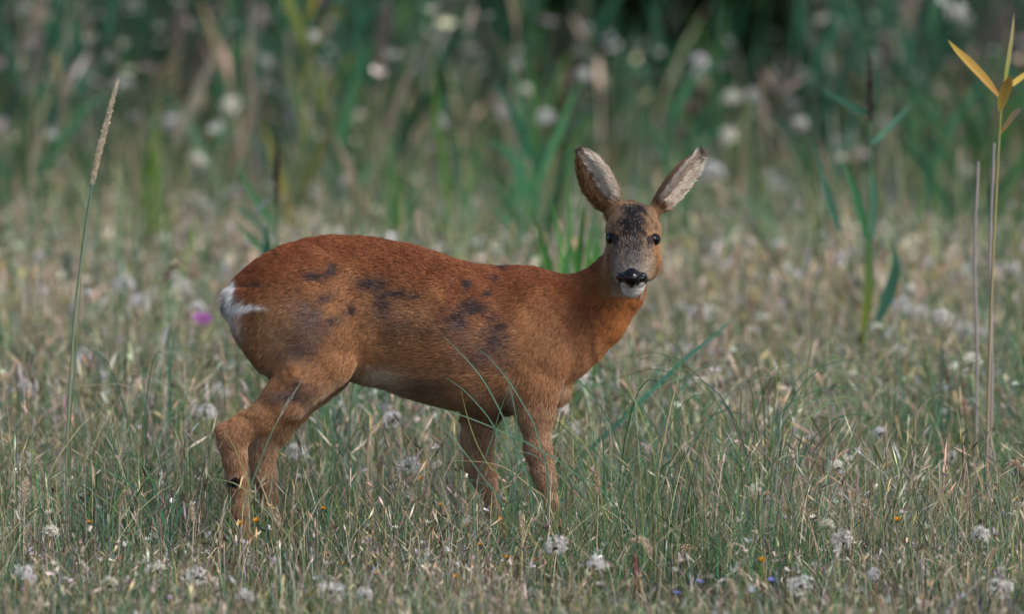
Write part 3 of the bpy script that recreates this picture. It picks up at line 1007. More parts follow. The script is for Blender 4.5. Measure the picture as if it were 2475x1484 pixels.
def tube(name, pts, r0, r1, c0, c1, n=10, sides=5, nodes=0):
    c = spline(pts, n)
    t = np.linspace(0, 1, n)
    tan = np.gradient(c, axis=0)
    tan /= np.linalg.norm(tan, axis=1, keepdims=True) + 1e-9
    s = np.cross(tan, np.array([0.3, 1.0, 0.1]))
    s /= np.linalg.norm(s, axis=1, keepdims=True) + 1e-9
    u = np.cross(tan, s)
    r = r0 + (r1 - r0) * t
    V = np.concatenate([(c[i] + s[i] * math.cos(a) * r[i] + u[i] * math.sin(a) * r[i])[None] for i in range(n) for a in np.linspace(0, 2 * math.pi, sides, endpoint=False)])
    T = [(i * sides + j, i * sides + (j + 1) % sides, (i + 1) * sides + (j + 1) % sides, (i + 1) * sides + j) for i in range(n - 1) for j in range(sides)]
    C = np.repeat(np.array(c0) + (np.array(c1) - np.array(c0)) * t[:, None], sides, 0)
    return raw_mesh(name, V, np.array(T), C, True)


def spike_mesh(name, pts, wd, c, rows=26, around=4, flare=0.35, seedn=0):
    """a dense grass ear: overlapping little spikelets set round an axis"""
    g = np.random.default_rng(100 + seedn)
    ax = spline(pts, rows)
    tan = np.gradient(ax, axis=0)
    tan /= np.linalg.norm(tan, axis=1, keepdims=True) + 1e-9
    ln = np.linalg.norm(np.diff(ax, axis=0), axis=1).sum() / rows
    V, T, C = [], [], []
    for i in range(rows):
        t = i / (rows - 1)
        env = (0.35 + 0.65 * math.sin(math.pi * min(1, (t * 0.86 + 0.14)))) * (0.75 + 0.5 * g.random())
        s = np.cross(tan[i], [0.2, 1, 0.3])
        s /= np.linalg.norm(s)
        u = np.cross(tan[i], s)
        for j in range(around):
            a = 2 * math.pi * (j / around) + i * 0.9 + g.normal(0, 0.3)
            o = s * math.cos(a) + u * math.sin(a)
            q = np.cross(tan[i], o)
            b = ax[i] + o * wd * 0.08
            l = ln * g.uniform(2.0, 3.2)
            tip = b + tan[i] * l + o * wd * 0.5 * env * (1 + flare * g.normal())
            mid = (b + tip) / 2 + o * wd * 0.12 * env
            k = len(V)
            V += [b, mid + q * wd * 0.20 * env, tip, mid - q * wd * 0.20 * env]
            T += [(k, k + 1, k + 2), (k, k + 2, k + 3)]
            cc = np.array(c) * g.uniform(0.7, 1.25)
            C += [cc * 0.75, cc, cc * 1.1, cc]
    return raw_mesh(name, np.array(V), np.array(T), np.array(C))


def puff_mesh(name, n, lo, rag, c, seedn):
    """a seed clock of unit radius: bristles on a small core, each ending in a little tuft"""
    g = np.random.default_rng(200 + seedn)
    V, T, C = [], [], []
    i = 0
    while i < n:
        d = g.normal(size=3)
        d /= np.linalg.norm(d)
        if d[2] < lo or (rag and math.sin(d[0] * 3 + d[1] * 4 + seedn) > 1 - rag):
            continue
        i += 1
        l = g.uniform(0.78, 1.05)
        s = np.cross(d, g.normal(size=3))
        s /= np.linalg.norm(s)
        u = np.cross(d, s)
        k = len(V)
        b, m, e = d * 0.12, d * l * 0.62, d * l
        V += [b - s * 0.02, b + s * 0.02, m]
        C += [np.array(c) * 0.7] * 3
        T += [(k, k + 1, k + 2)]
        for q in (s, u, -s, -u, (s - u) * 0.7, -s - u * 0.6):
            k = len(V)
            w = np.cross(d, q) * 0.048
            V += [d * l * 0.86 - w, d * l * 0.86 + w, e + q * g.uniform(0.10, 0.36) + d * g.normal(0.03, 0.09)]
            C += [np.array(c) * g.uniform(0.85, 1.05)] * 3
            T += [(k, k + 1, k + 2)]
    return raw_mesh(name, np.array(V), np.array(T), np.array(C))


def bract_mesh(name, c, seedn, up=0.1):
    """the withered leaves under a seed head: a small cone of drooping scales (unit size)"""
    g = np.random.default_rng(300 + seedn)
    V, T, C = [], [], []
    for j in range(9):
        a = 2 * math.pi * j / 9 + g.normal(0, 0.1)
        o = np.array([math.cos(a), math.sin(a), 0])
        q = np.array([-math.sin(a), math.cos(a), 0])
        k = len(V)
        V += [np.array([0, 0, -0.35]), o * 0.16 + q * 0.09 + [0, 0, -0.05], o * g.uniform(0.35, 0.7) + [0, 0, g.uniform(-0.45, up)], o * 0.16 - q * 0.09 + [0, 0, -0.05]]
        T += [(k, k + 1, k + 2), (k, k + 2, k + 3)]
        C += [np.array(c) * g.uniform(0.7, 1.2)] * 4
    return raw_mesh(name, np.array(V), np.array(T), np.array(C))


puff_mat = leafy('seed_fluff', 0.45, 0.8, gloss=0.05)
stem_mat = leafy('plant_stem', 0.10, 0.6, use='object', gloss=0.2)
PUFF = [puff_mesh('fluff', 56, -0.75, 0.0, (0.90, 0.87, 0.82), 1), puff_mesh('fluff', 100, 0.05, 0.0, (0.90, 0.87, 0.76), 2),
        puff_mesh('fluff', 80, -0.6, 0.5, (0.84, 0.80, 0.76), 3), puff_mesh('fluff', 56, 0.25, 0.25, (0.88, 0.83, 0.72), 4), puff_mesh('fluff', 105, -0.3, 0.3, (0.86, 0.83, 0.82), 5)]
BRACT = [bract_mesh('bracts', (0.10, 0.07, 0.05), k) for k in range(3)]
STEM = []
for k in range(4):
    g = np.random.default_rng(k)
    b = g.normal(0, 0.02, 2)
    STEM.append((tube('stem', [(0, 0, -0.02), (b[0] * 0.3, b[1] * 0.3, 0.35), (b[0] * 0.9, b[1] * 0.8, 0.7), (b[0] * 1.4, b[1], 1.0)], 0.0016, 0.0012, (1, 1, 1), (1, 1, 1), 7, 4), (b[0] * 1.4, b[1])))


def seed_head(x, y, z, r, k, label, group, thick=1.0):
    gz = float(ground_z(x, y))
    h = max(z - gz, 0.04)
    st, tipo = STEM[random.randrange(4)]
    root = put('seed_head', None, label=label, category='seed head', group=group, loc=(x - tipo[0], y - tipo[1], gz))
    s = put('stem', st, root, stem_mat, scale=(1, 1, h))
    s.color = random.choice([(0.10, 0.15, 0.08, 1), (0.20, 0.19, 0.09, 1), (0.22, 0.15, 0.10, 1)])
    e = (random.gauss(0, 0.35), random.gauss(0, 0.35), random.uniform(0, 6.28))
    put('bracts', BRACT[k % 3], root, dry_mat, loc=(tipo[0], tipo[1], h), rot=e, scale=r * 0.75)
    put('fluff', PUFF[k], root, puff_mat, loc=(tipo[0], tipo[1], h), rot=e, scale=r)
    return root


# (photo column, row, height over the ground, radius in mm, form)
NEAR = [(985, 1125, .17, 24, 0), (1830, 1188, .15, 19, 1), (2022, 1130, .17, 17, 1), (2046, 1112, .19, 13, 3), (2038, 1310, .09, 25, 2), (716, 1100, .13, 26, 4), (474, 1394, .08, 22, 0),
        (800, 1428, .07, 25, 0), (1934, 1413, .07, 25, 0), (122, 1290, .09, 18, 1), (1345, 1322, .10, 24, 2), (2420, 1420, .07, 24, 0), (2368, 1295, .10, 21, 2), (205, 868, .22, 26, 4),
        (500, 1000, .20, 24, 4), (532, 950, .20, 22, 0), (2272, 940, .20, 18, 0), (2127, 1048, .18, 17, 4), (2222, 1163, .14, 14, 3), (592, 1446, .06, 18, 4), (265, 1416, .07, 17, 1),
        (384, 1380, .08, 16, 3), (2062, 1247, .10, 14, 3), (1998, 1275, .10, 17, 1), (948, 1015, .20, 22, 4), (1060, 1130, .15, 15, 3), (1355, 990, .2, 20, 4), (1385, 1040, .18, 20, 2),
        (640, 1222, .10, 17, 2), (1135, 1262, .10, 14, 3), (60, 1395, .08, 22, 4), (1290, 1440, .05, 14, 3), (1710, 1250, .10, 12, 3), (70, 940, .22, 24, 4), (300, 690, .30, 30, 4),
        (440, 700, .30, 36, 0), (340, 735, .28, 32, 4), (2350, 975, .19, 17, 2), (2300, 1105, .15, 16, 2), (1690, 760, .26, 30, 4), (2400, 690, .28, 14, 3), (2440, 660, .30, 40, 4),
        (1560, 1085, .16, 16, 2), (2180, 740, .28, 30, 4), (2330, 800, .25, 30, 2), (880, 1440, .06, 17, 2), (1480, 1225, .10, 12, 3), (60, 1110, .15, 20, 2)]
for px_, py_, h_, r_, k_ in NEAR:
    y = row_y(py_ + h_ / SCL)
    y = row_y(py_ + h_ / SCL * DIST / (DIST + y))
    p = pix(px_, py_, y)
    lab = {0: 'round white seed clock on a thin stem, a full fluffy ball', 1: 'cream seed head opened upwards like a fan of bristles', 2: 'ragged whitish seed head with part of its fluff gone',
           3: 'small spent seed head with a few pale bristles', 4: 'loose flattened pale seed head with wind-blown fluff'}[k_]
    seed_head(p[0], p[1], p[2], r_ / 1000, k_, lab, 'fluffy seed heads in the near meadow')
n_rand = 0
while n_rand < 22:
    P = scatter(1, -2.0, 2.2)[0]
    px_, _ = to_pix(P[None])
    if P[1] < 0.15 and 480 < px_[0] < 1430 and random.random() < 0.6:
        continue
    k_ = random.choice([2, 3, 3, 4])
    seed_head(P[0], P[1], ground_z(P[0], P[1]) + random.uniform(0.06, 0.15), random.uniform(0.009, 0.017), k_, {1: 'cream seed head opened upwards like a fan of bristles', 2: 'ragged whitish seed head with part of its fluff gone',
              3: 'small spent seed head with a few pale bristles', 4: 'loose flattened pale seed head with wind-blown fluff'}[k_], 'fluffy seed heads in the near meadow')
    n_rand += 1
for P in scatter(185, 2.2, 14.0, 0.4, 2.0, 40):
    seed_head(P[0], P[1], P[2] + random.uniform(0.14, 0.40), random.uniform(0.012, 0.030), random.choice([1, 2, 2, 3, 4]), 'pale fluffy seed head out of focus behind the deer', 'blurred seed heads behind the deer')
HIGH = [(75, 105), (60, 20), (475, 395), (768, 332), (755, 92), (1318, 286), (1270, 222), (1820, 230), (1768, 244), (1142, 490), (1030, 440), (530, 560), (845, 440), (840, 392), (1760, 332), (1408, 182),
        (2312, 30), (2452, 432), (2190, 500), (1720, 420), (1610, 480), (300, 205), (420, 300), (560, 260), (640, 150), (1690, 150), (1855, 430), (1930, 300), (1225, 270), (1180, 560), (2150, 560), (2330, 420)]
for px_, py_ in HIGH:
    p = pix(px_, py_, random.uniform(9.0, 15.5))
    seed_head(p[0], p[1], p[2], random.uniform(0.024, 0.044), random.choice([1, 2, 2, 4]), 'pale thistle-like fluff head on a tall stem before the reeds', 'tall blurred fluff heads before the reeds')

# ---- dry grass ears standing singly
EAR = []
for k in range(7):
    g = np.random.default_rng(50 + k)
    b = g.normal(0, 0.10)
    bend = 0.0 if k < 4 else 0.5 + 0.3 * (k - 4)
    pts = [(0, 0, 0), (0.1 * b + bend * 0.10, 0, 0.35), (0.3 * b + bend * 0.38, 0, 0.7 - bend * 0.05), (0.6 * b + bend * 0.85, 0, 1.0 - bend * 0.45)]
    EAR.append(spike_mesh('seed_spike', pts, 0.16 + 0.05 * (k % 3), (1, 1, 1), 22 + 2 * k, 4, 0.35, k))
ear_mat = leafy('dry_ear', 0.3, 0.8, use='object', gloss=0.08)


def ear_stalk(x, y, h, ln, k, label, group, tint, wide=1.0):
    gz = float(ground_z(x, y))
    st, tipo = STEM[random.randrange(4)]
    root = put('grass_stalk', None, label=label, category='grass stalk', group=group, loc=(x - tipo[0], y - tipo[1], gz), rot=(0, 0, 0))
    s = put('stem', st, root, stem_mat, scale=(0.8, 0.8, h))
    s.color = (*[c * 0.85 for c in tint], 1)
    o = put('seed_spike', EAR[k], root, ear_mat, loc=(tipo[0] * 0.8, tipo[1] * 0.8, h - 0.002), rot=(random.gauss(0, 0.12), random.gauss(0, 0.12), random.choice([0, math.pi]) + random.gauss(0, 0.6)),
            scale=(ln * wide, ln * wide, ln))
    o.color = (*tint, 1)
    return root


STALKS = [(970, 1070, .17, 45, 0), (690, 1260, .1, 40, 1), (590, 1205, .15, 36, 5), (2395, 950, .2, 60, 4), (2345, 1010, .18, 70, 2), (2290, 1100, .15, 60, 1), (1920, 1080, .17, 55, 0), (2210, 1190, .12, 55, 2),
          (2250, 1200, .12, 50, 0), (1885, 1225, .12, 70, 6), (1760, 1335, .07, 45, 6), (1640, 1340, .06, 45, 5), (1080, 1255, .10, 48, 2), (1015, 545, .5, 60, 1), (1330, 590, .42, 60, 2), (1250, 560, .45, 60, 0),
          (1420, 530, .48, 55, 3), (2320, 400, .55, 60, 0), (485, 830, .24, 50, 3), (530, 1320, .08, 45, 0), (395, 1160, .15, 45, 1), (440, 1110, .15, 50, 2), (30, 1080, .16, 50, 3), (60, 1100, .17, 55, 4),
          (150, 1080, .16, 50, 5), (330, 1130, .14, 50, 6), (660, 1040, .2, 45, 1), (1205, 700, .36, 50, 2), (2010, 690, .36, 60, 1), (1790, 620, .40, 70, 2), (2420, 1030, .16, 50, 5)]
TINTS = [(0.66, 0.52, 0.34), (0.74, 0.62, 0.46), (0.60, 0.44, 0.30), (0.56, 0.46, 0.33)]
for px_, py_, h_, ln_, k_ in STALKS:
    y = row_y(py_ + h_ / SCL)
    y = row_y(py_ + h_ / SCL * DIST / (DIST + y))
    p = pix(px_, py_, y)
    ln = ln_ * SCL * 1.2
    ear_stalk(p[0], p[1], p[2] - ln * 0.3, ln, k_, 'dry straw grass stalk with a curved drooping seed spike' if k_ > 3 else 'dry straw grass stalk with a dense upright seed spike', 'dry seed stalks in the near meadow', random.choice(TINTS), 1.0)
for P in scatter(85, -2.2, 2.6, 0.3, 2.0, 60):
    px_, _ = to_pix(P[None])
    low = P[1] < 0.15 and 480 < px_[0] < 1430
    k_ = random.randrange(7)
    low = low or P[1] < -0.8
    ear_stalk(P[0], P[1], random.uniform(0.05, 0.10) if low else random.uniform(0.08, 0.22), random.uniform(0.025, 0.055), k_,
              'dry straw grass stalk with a curved drooping seed spike' if k_ > 3 else 'dry straw grass stalk with a dense upright seed spike', 'dry seed stalks in the near meadow', random.choice(TINTS), 1.0)
for P in scatter(90, 2.6, 12.0, 0.3, 2.0, 61):
    ear_stalk(P[0], P[1], random.uniform(0.22, 0.45), random.uniform(0.06, 0.11), random.randrange(7), 'blurred pale grass stalk with a seed spike behind the deer', 'blurred seed stalks behind the deer', random.choice(TINTS), 1.2)


# ---- leaf helper for plants traced from the photograph
def at_y(pp, y, dy=0.0):
    n = len(pp)
    return [pix(a, b, y + dy * i / max(1, n - 1)) for i, (a, b) in enumerate(pp)]


def leaf(parent, pp, y, wd, c0, c1, dy=0.0, prof_=(0.5, 1, 0.9, 0.55, 0.03), name='leaf', fold=0.25, twist=0.0, n=12, mat=None):
    """pp runs from the base of the leaf to its tip"""
    o = np.array(parent.location)
    pts = [q - o for q in at_y(pp, y, dy)]
    return put(name, ribbon(name, pts, wd, prof_, c0, c1, n, fold, (0.15, -1, 0.1), twist), parent, mat or grass_mat)


def plant(name, px_, y, label, cat, group=None):
    r = (CAM_H * DIST / SCL) / (DIST + y) - 70
    p = pix(px_, r, y)
    return put(name, None, label=label, category=cat, group=group, loc=(p[0], y, float(ground_z(p[0], y))))


def rel(o, pp, y):
    return [q - np.array(o.location) for q in at_y(pp, y)]


# tall dry stalk at the left of the deer
o = plant('grass_stalk', 152, 0.5, 'tall single grass stalk with a long straw seed spike, left of the deer', 'grass stalk')
put('stem', tube('stem', [(0, 0, -0.01)] + rel(o, [(160, 1100), (178, 790), (200, 600), (222, 445)], 0.5), 0.0036, 0.0026, (0.36, 0.36, 0.22), (0.12, 0.22, 0.16), 14, 5), o, grass_mat)
put('seed_spike', spike_mesh('seed_spike', rel(o, [(222, 448), (238, 372), (262, 280), (284, 196)], 0.5), 0.0125, (0.84, 0.73, 0.58), 95, 6, 0.15, 9), o, dry_mat)
leaf(o, [(166, 1060), (188, 800), (196, 620), (192, 490)], 0.5, 0.004, TEAL, STRAW)

# reed with yellowed leaves at the right
YEL, ORG = (0.58, 0.42, 0.09), (0.58, 0.32, 0.09)
o = plant('reed', 2380, 0.8, 'reed with four yellow-orange leaves at its top', 'reed')
put('stem', tube('stem', [(0, 0, -0.01)] + rel(o, [(2388, 960), (2395, 720), (2406, 480), (2414, 330), (2420, 240), (2430, 160)], 0.8), 0.0040, 0.0020, (0.40, 0.30, 0.24), (0.30, 0.32, 0.06), 16, 6), o, grass_mat)
leaf(o, [(2414, 232), (2385, 195), (2345, 152), (2312, 120), (2290, 95)], 0.8, 0.019, ORG, YEL, -0.05, (0.3, 0.9, 1, 0.6, 0.03))
leaf(o, [(2416, 268), (2424, 235), (2434, 205), (2440, 185)], 0.8, 0.024, YEL, ORG, -0.06, (0.3, 0.9, 1, 0.9, 0.3))
leaf(o, [(2434, 212), (2462, 190), (2500, 162), (2530, 130)], 0.8, 0.012, YEL, YEL, 0.05)
leaf(o, [(2418, 322), (2434, 298), (2450, 276), (2465, 262)], 0.8, 0.012, ORG, PINKISH, -0.03, (0.3, 0.8, 1, 1, 0.5))
leaf(o, [(2422, 235), (2436, 150), (2446, 80), (2450, 30)], 0.8, 0.009, (0.32, 0.34, 0.06), STRAW, 0.02)
for (a, b, c, d) in ((2402, 345, 2388, 1.25), (2364, 390, 2352, 1.3)):
    s = plant('dead_reed_stem', c, d, 'bare greyish dead reed stem beside the yellow-leaved reed', 'dead reed', 'dead reed stems by the yellow-leaved reed')
    put('stem', tube('stem', [(0, 0, -0.01)] + rel(s, [(c + 9, 900), ((a + c) // 2 - 3, 620), (a, b)], d), 0.0040, 0.0026, (0.40, 0.34, 0.32), (0.42, 0.37, 0.38), 10, 5), s, dry_mat)

# green reed with a dark plume
GB, GT = (0.055, 0.20, 0.085), (0.06, 0.17, 0.11)
o = plant('reed', 2092, 3.6, 'green reed with a dark brown plume and spreading leaves', 'reed')
put('stem', tube('stem', [(0, 0, -0.01)] + rel(o, [(2086, 900), (2096, 600), (2101, 420), (2103, 285)], 3.6), 0.0065, 0.0030, (0.22, 0.24, 0.05), GT, 12, 5), o, grass_mat)
put('plume', spike_mesh('plume', rel(o, [(2103, 300), (2103, 220), (2101, 135)], 3.6), 0.016, (0.075, 0.050, 0.050), 30, 4, 0.2, 12), o, dry_mat)
for pp, wd, ca, cb in (([(2103, 278), (2060, 256), (2015, 232), (1976, 208)], 0.015, GT, GT), ([(2108, 345), (2135, 320), (2170, 285), (2207, 240)], 0.015, GT, GT), ([(2100, 590), (2108, 510), (2108, 440), (2098, 395)], 0.026, GT, GT),
                        ([(2092, 575), (2078, 500), (2058, 440), (2032, 382)], 0.022, GB, GB), ([(2080, 830), (2098, 720), (2102, 620), (2092, 530)], 0.022, (0.22, 0.26, 0.03), GB), ([(2030, 560), (2010, 500), (1990, 430), (1960, 330)], 0.020, GT, GT),
                        ([(2120, 780), (2150, 700), (2165, 640), (2150, 570)], 0.034, GT, GT)):
    leaf(o, pp, 3.6, wd, ca, cb, random.uniform(-0.1, 0.1))

# dark spike over the deer's rump with pale leaves
o = plant('reed', 676, 4.4, 'thin reed with a dark narrow plume above the deer\'s rump', 'reed')
put('stem', tube('stem', [(0, 0, -0.01)] + rel(o, [(672, 800), (668, 600), (668, 490)], 4.4), 0.005, 0.003, TEAL, GT, 10, 5), o, grass_mat)
put('plume', spike_mesh('plume', rel(o, [(668, 500), (668, 410), (672, 322)], 4.4), 0.017, (0.06, 0.042, 0.042), 30, 4, 0.2, 13), o, dry_mat)
for pp, wd, ca, cb in (([(660, 540), (630, 500), (600, 450), (572, 380)], 0.016, GB, GB), ([(640, 560), (610, 530), (580, 505), (552, 490)], 0.012, GT, GT), ([(650, 610), (620, 590), (590, 560), (565, 540)], 0.016, GB, GB),
                        ([(612, 520), (635, 495), (655, 475), (670, 465)], 0.014, (0.25, 0.34, 0.28), (0.3, 0.36, 0.3)), ([(650, 700), (640, 640), (645, 590), (640, 540)], 0.03, GT, GT)):
    leaf(o, pp, 4.4, wd, ca, cb, random.uniform(-0.1, 0.1))

# bright green grass clumps behind the deer's neck and elsewhere
CLUMPS = [(1360, 3.4, 'bright green broad-bladed grass clump growing behind the deer\'s neck', [
    ([(1380, 1000), (1395, 700), (1405, 560), (1420, 470)], .020), ([(1370, 1000), (1372, 720), (1376, 540), (1372, 360)], .013), ([(1340, 1000), (1335, 700), (1310, 590), (1282, 500)], .016),
    ([(1400, 1000), (1412, 740), (1422, 620), (1426, 520)], .024), ([(1330, 1000), (1350, 760), (1372, 600), (1420, 430)], .009), ([(1350, 1000), (1360, 700), (1355, 600), (1330, 470)], .016),
    ([(1390, 1000), (1400, 760), (1390, 640), (1372, 560)], .020), ([(1410, 1000), (1430, 760), (1440, 620), (1442, 520)], .022), ([(1320, 1000), (1300, 760), (1308, 640), (1300, 560)], .012),
    ([(1345, 1000), (1330, 800), (1318, 640), (1330, 560)], .014), ([(1420, 1000), (1440, 800), (1448, 640), (1440, 560)], .02)]),
    (980, 9.0, 'upright bright green leaves standing beyond the deer\'s back', [
        ([(975, 800), (972, 600), (968, 480), (972, 360)], .040), ([(960, 800), (950, 600), (945, 420), (938, 300)], .040), ([(990, 800), (985, 560), (1000, 460), (990, 380)], .026), ([(955, 800), (966, 640), (960, 540), (968, 430)], .026)]),
    (370, 9.5, 'yellow-green upright leaves beyond the tall dry stalk', [
        ([(372, 800), (370, 580), (366, 450), (380, 210)], .034), ([(360, 800), (355, 560), (345, 430), (352, 330)], .026), ([(380, 800), (376, 620), (370, 560), (370, 470)], .032), ([(386, 800), (392, 560), (380, 400), (392, 260)], .022)]),
    (1110, 10.0, 'slender green leaves arching up before the dark thicket', [
        ([(1090, 800), (1085, 500), (1060, 300), (1040, 60)], .036), ([(1100, 800), (1105, 520), (1110, 380), (1080, 250)], .034), ([(1120, 800), (1130, 520), (1150, 380), (1175, 270)], .028)]),
    (1260, 9.6, 'pale green twisting leaves before the darkest part of the thicket', [
        ([(1250, 800), (1262, 500), (1262, 260), (1215, 110)], .034), ([(1262, 800), (1285, 500), (1290, 240), (1270, 60)], .034), ([(1240, 800), (1235, 560), (1245, 420), (1225, 300)], .036)])]
for bx, y, lab, lst in CLUMPS:
    o = plant('broad_grass_clump', bx, y, lab, 'grass clump')
    for pp, wd in lst:
        c = random.choice([(0.065, 0.22, 0.045), (0.050, 0.19, 0.060), (0.085, 0.24, 0.05)]) if y < 5 else random.choice([(0.06, 0.20, 0.09), (0.08, 0.21, 0.06), (0.10, 0.22, 0.04)])
        if bx == 370:
            c = (0.12, 0.22, 0.025)
        root = [(pp[0][0], (CAM_H * DIST / SCL) / (DIST + y) - 72)]
        leaf(o, root + pp[1:], y, wd * (1 if y < 5 else 0.72), c, c, random.uniform(-0.15, 0.15), twist=random.uniform(-0.5, 0.5))

# ---- thin arching blades before the deer's legs, as tufts
T1, T2, DRYB, YG = (0.105, 0.215, 0.145), (0.13, 0.24, 0.16), (0.46, 0.36, 0.20), (0.26, 0.30, 0.10)
TUFTS = [
    (1285, -0.34, 'tuft of long blue-green arching blades in front of the deer\'s forelegs', [
        ([(1296, 1300), (1283, 1184), (1252, 1097), (1211, 998), (1164, 913), (1117, 858), (1061, 801)], 3.6, T1), ([(1332, 1310), (1321, 1135), (1307, 1082), (1289, 1022), (1262, 974), (1230, 922), (1187, 870), (1141, 832)], 3.2, T1),
        ([(1240, 1320), (1244, 1213), (1250, 1126), (1250, 1039), (1242, 977), (1230, 928), (1216, 876)], 2.6, T2), ([(1130, 1300), (1153, 1172), (1168, 1120), (1194, 1045), (1204, 1006), (1242, 903)], 2.8, T1),
        ([(1248, 1310), (1237, 1140), (1223, 1091), (1193, 1029), (1164, 989), (1117, 940), (1070, 909)], 3.0, T1), ([(1268, 1310), (1215, 1170), (1182, 1126), (1153, 1074), (1129, 1006), (1112, 935)], 2.4, YG),
        ([(1570, 1290), (1466, 1195), (1414, 1161), (1350, 1114), (1269, 1068), (1211, 1042), (1124, 1007), (1037, 981), (963, 968)], 3.2, T1), ([(1290, 1320), (1211, 1213), (1168, 1155), (1130, 1103), (1087, 1051), (1018, 990)], 2.8, T2),
        ([(1380, 1310), (1327, 1221), (1283, 1178), (1223, 1132), (1165, 1117), (1075, 1113)], 2.8, DRYB), ([(1262, 1320), (1200, 1201), (1159, 1166), (1113, 1158), (1043, 1160)], 2.6, T1)]),
    (1440, -0.30, 'sparse tuft of pale arching blades beside the deer\'s near foreleg', [
        ([(1470, 1310), (1451, 1169), (1434, 1114), (1402, 1062), (1356, 1019), (1305, 988)], 2.8, YG), ([(1400, 1320), (1360, 1230), (1330, 1150), (1290, 1100), (1180, 1086)], 2.4, T1), ([(1390, 1310), (1410, 1200), (1400, 1100), (1375, 1040)], 2.2, T2),
        ([(1430, 1310), (1420, 1230), (1380, 1160), (1310, 1120)], 2.4, T1), ([(1330, 1320), (1360, 1180), (1410, 1080), (1450, 1010)], 2.4, YG), ([(1360, 1320), (1362, 1210), (1385, 1120), (1430, 1040)], 2.2, T1)]),
    (1600, -0.10, 'two pale straight blades rising beside the deer\'s chest', [
        ([(1604, 1330), (1580, 1100), (1560, 1029), (1537, 974), (1508, 919), (1478, 870)], 2.8, YG), ([(1606, 1330), (1590, 1120), (1569, 1026), (1551, 977), (1534, 928), (1505, 871)], 2.6, T2), ([(1600, 1330), (1640, 1150), (1680, 1060), (1740, 1000)], 2.6, T1)]),
    (585, -0.24, 'thin blades crossing the deer\'s hind legs', [
        ([(625, 1350), (607, 1196), (590, 1142), (570, 1088), (541, 1039)], 2.4, YG), ([(745, 1380), (698, 1297), (651, 1243), (607, 1196), (560, 1166), (490, 1155)], 4.2, (0.24, 0.28, 0.14)), ([(640, 1340), (648, 1230), (655, 1180), (660, 1145)], 2.0, T1)]),
    (560, -0.14, 'green seeding stem leaning across the deer\'s hind leg', [([(555, 1345), (592, 1225), (612, 1160), (650, 1062), (685, 990), (722, 932)], 2.6, T1)])]
for bx, y, lab, lst in TUFTS:
    o = plant('grass_tuft', bx, y, lab, 'grass tuft')
    for pp, wd, c in lst:
        r0 = (CAM_H * DIST / SCL) / (DIST + y) - 68
        c = np.array(c)
        leaf(o, [(pp[0][0], r0)] + [q for q in pp[1:]], y, wd / 1000, c, c * 1.15 + 0.03, random.uniform(-0.08, 0.08), (1, 1, 0.9, 0.7, 0.08), 'blade', 0.5, n=20)
    if bx == 560:
        put('seed_spike', spike_mesh('seed_spike', rel(o, [(668, 1025), (690, 982), (722, 932)], y), 0.006, (0.50, 0.46, 0.36), 12, 2, 0.3, 21), o, dry_mat)
o = plant('reed_leaf_shoot', 1345, 0.9, 'long teal reed leaf slanting up to the right behind the deer\'s chest', 'reed')
leaf(o, [(1345, 1272), (1400, 1120), (1499, 1018), (1574, 945), (1659, 864), (1736, 802), (1795, 748)], 0.9, 0.0098, (0.045, 0.17, 0.12), (0.06, 0.20, 0.14), 0.1, (0.5, 0.9, 1, 1, 0.8, 0.4, 0.03), n=18)

# free tufts of thin blades over the near meadow
for i in range(72):
    P = scatter(1, -0.9, 3.2)[0]
    px_, _ = to_pix(P[None])
    if P[1] < 0.25 and 470 < px_[0] < 1440:
        P[1] = random.uniform(0.5, 3.0)
    g = random.random()
    o = put('grass_tuft', None, label='loose tuft of thin blue-green grass blades in the meadow' if g < 0.7 else 'loose tuft of thin straw-tipped blades in the meadow', category='grass tuft', group='loose grass tufts in the near meadow', loc=P)
    for j in range(random.randint(7, 12)):
        a = random.uniform(0, 6.283)
        ln = random.uniform(0.14, 0.32) if P[1] < 0 else random.uniform(0.18, 0.50)
        le = random.uniform(0.05, 0.95)
        b0 = np.array([random.gauss(0, 0.012), random.gauss(0, 0.012), 0])
        dr = np.array([math.cos(a), math.sin(a) * 0.6, 0])
        c = np.array(random.choice([T1, T2, TEAL, GREEN, (0.06, 0.17, 0.10)]))
        t_ = c * 1.1 if g < 0.7 else np.array(random.choice([STRAW, YG]))
        pts = [b0, b0 + dr * ln * le * 0.2 + [0, 0, ln * 0.5], b0 + dr * ln * le * 0.6 + [0, 0, ln * (0.9 - 0.2 * le)], b0 + dr * ln * le * 1.15 + [0, 0, ln * (1.02 - 0.45 * le)]]
        put('blade', ribbon('blade', pts, random.uniform(0.0018, 0.0034), (1, 1, 0.8, 0.08), c, t_, 9, 0.5, (0.4 * math.sin(a), -1, 0.1)), o, grass_mat)

# ---- small flowers
def flower_mesh(name, n, r, c, c2, up, seedn, layers=2):
    g = np.random.default_rng(400 + seedn)
    V, T, C = [], [], []
    for q in range(layers):
        for j in range(n):
            a = 2 * math.pi * (j + 0.5 * q) / n + g.normal(0, 0.08)
            o_ = np.array([math.cos(a), math.sin(a), 0])
            s = np.array([-math.sin(a), math.cos(a), 0])
            l = r * g.uniform(0.8, 1.1) * (1 - 0.3 * q)
            z = up * l * (1 + 0.8 * q)
            k = len(V)
            V += [o_ * 0.1 * l, o_ * l * 0.6 + s * l * 0.16 + [0, 0, z * 0.7], o_ * l + [0, 0, z], o_ * l * 0.6 - s * l * 0.16 + [0, 0, z * 0.7]]
            T += [(k, k + 1, k + 2), (k, k + 2, k + 3)]
            cc = np.array(c) * g.uniform(0.8, 1.15)
            C += [np.array(c2), cc, cc, cc]
    return raw_mesh(name, np.array(V), np.array(T), np.array(C))


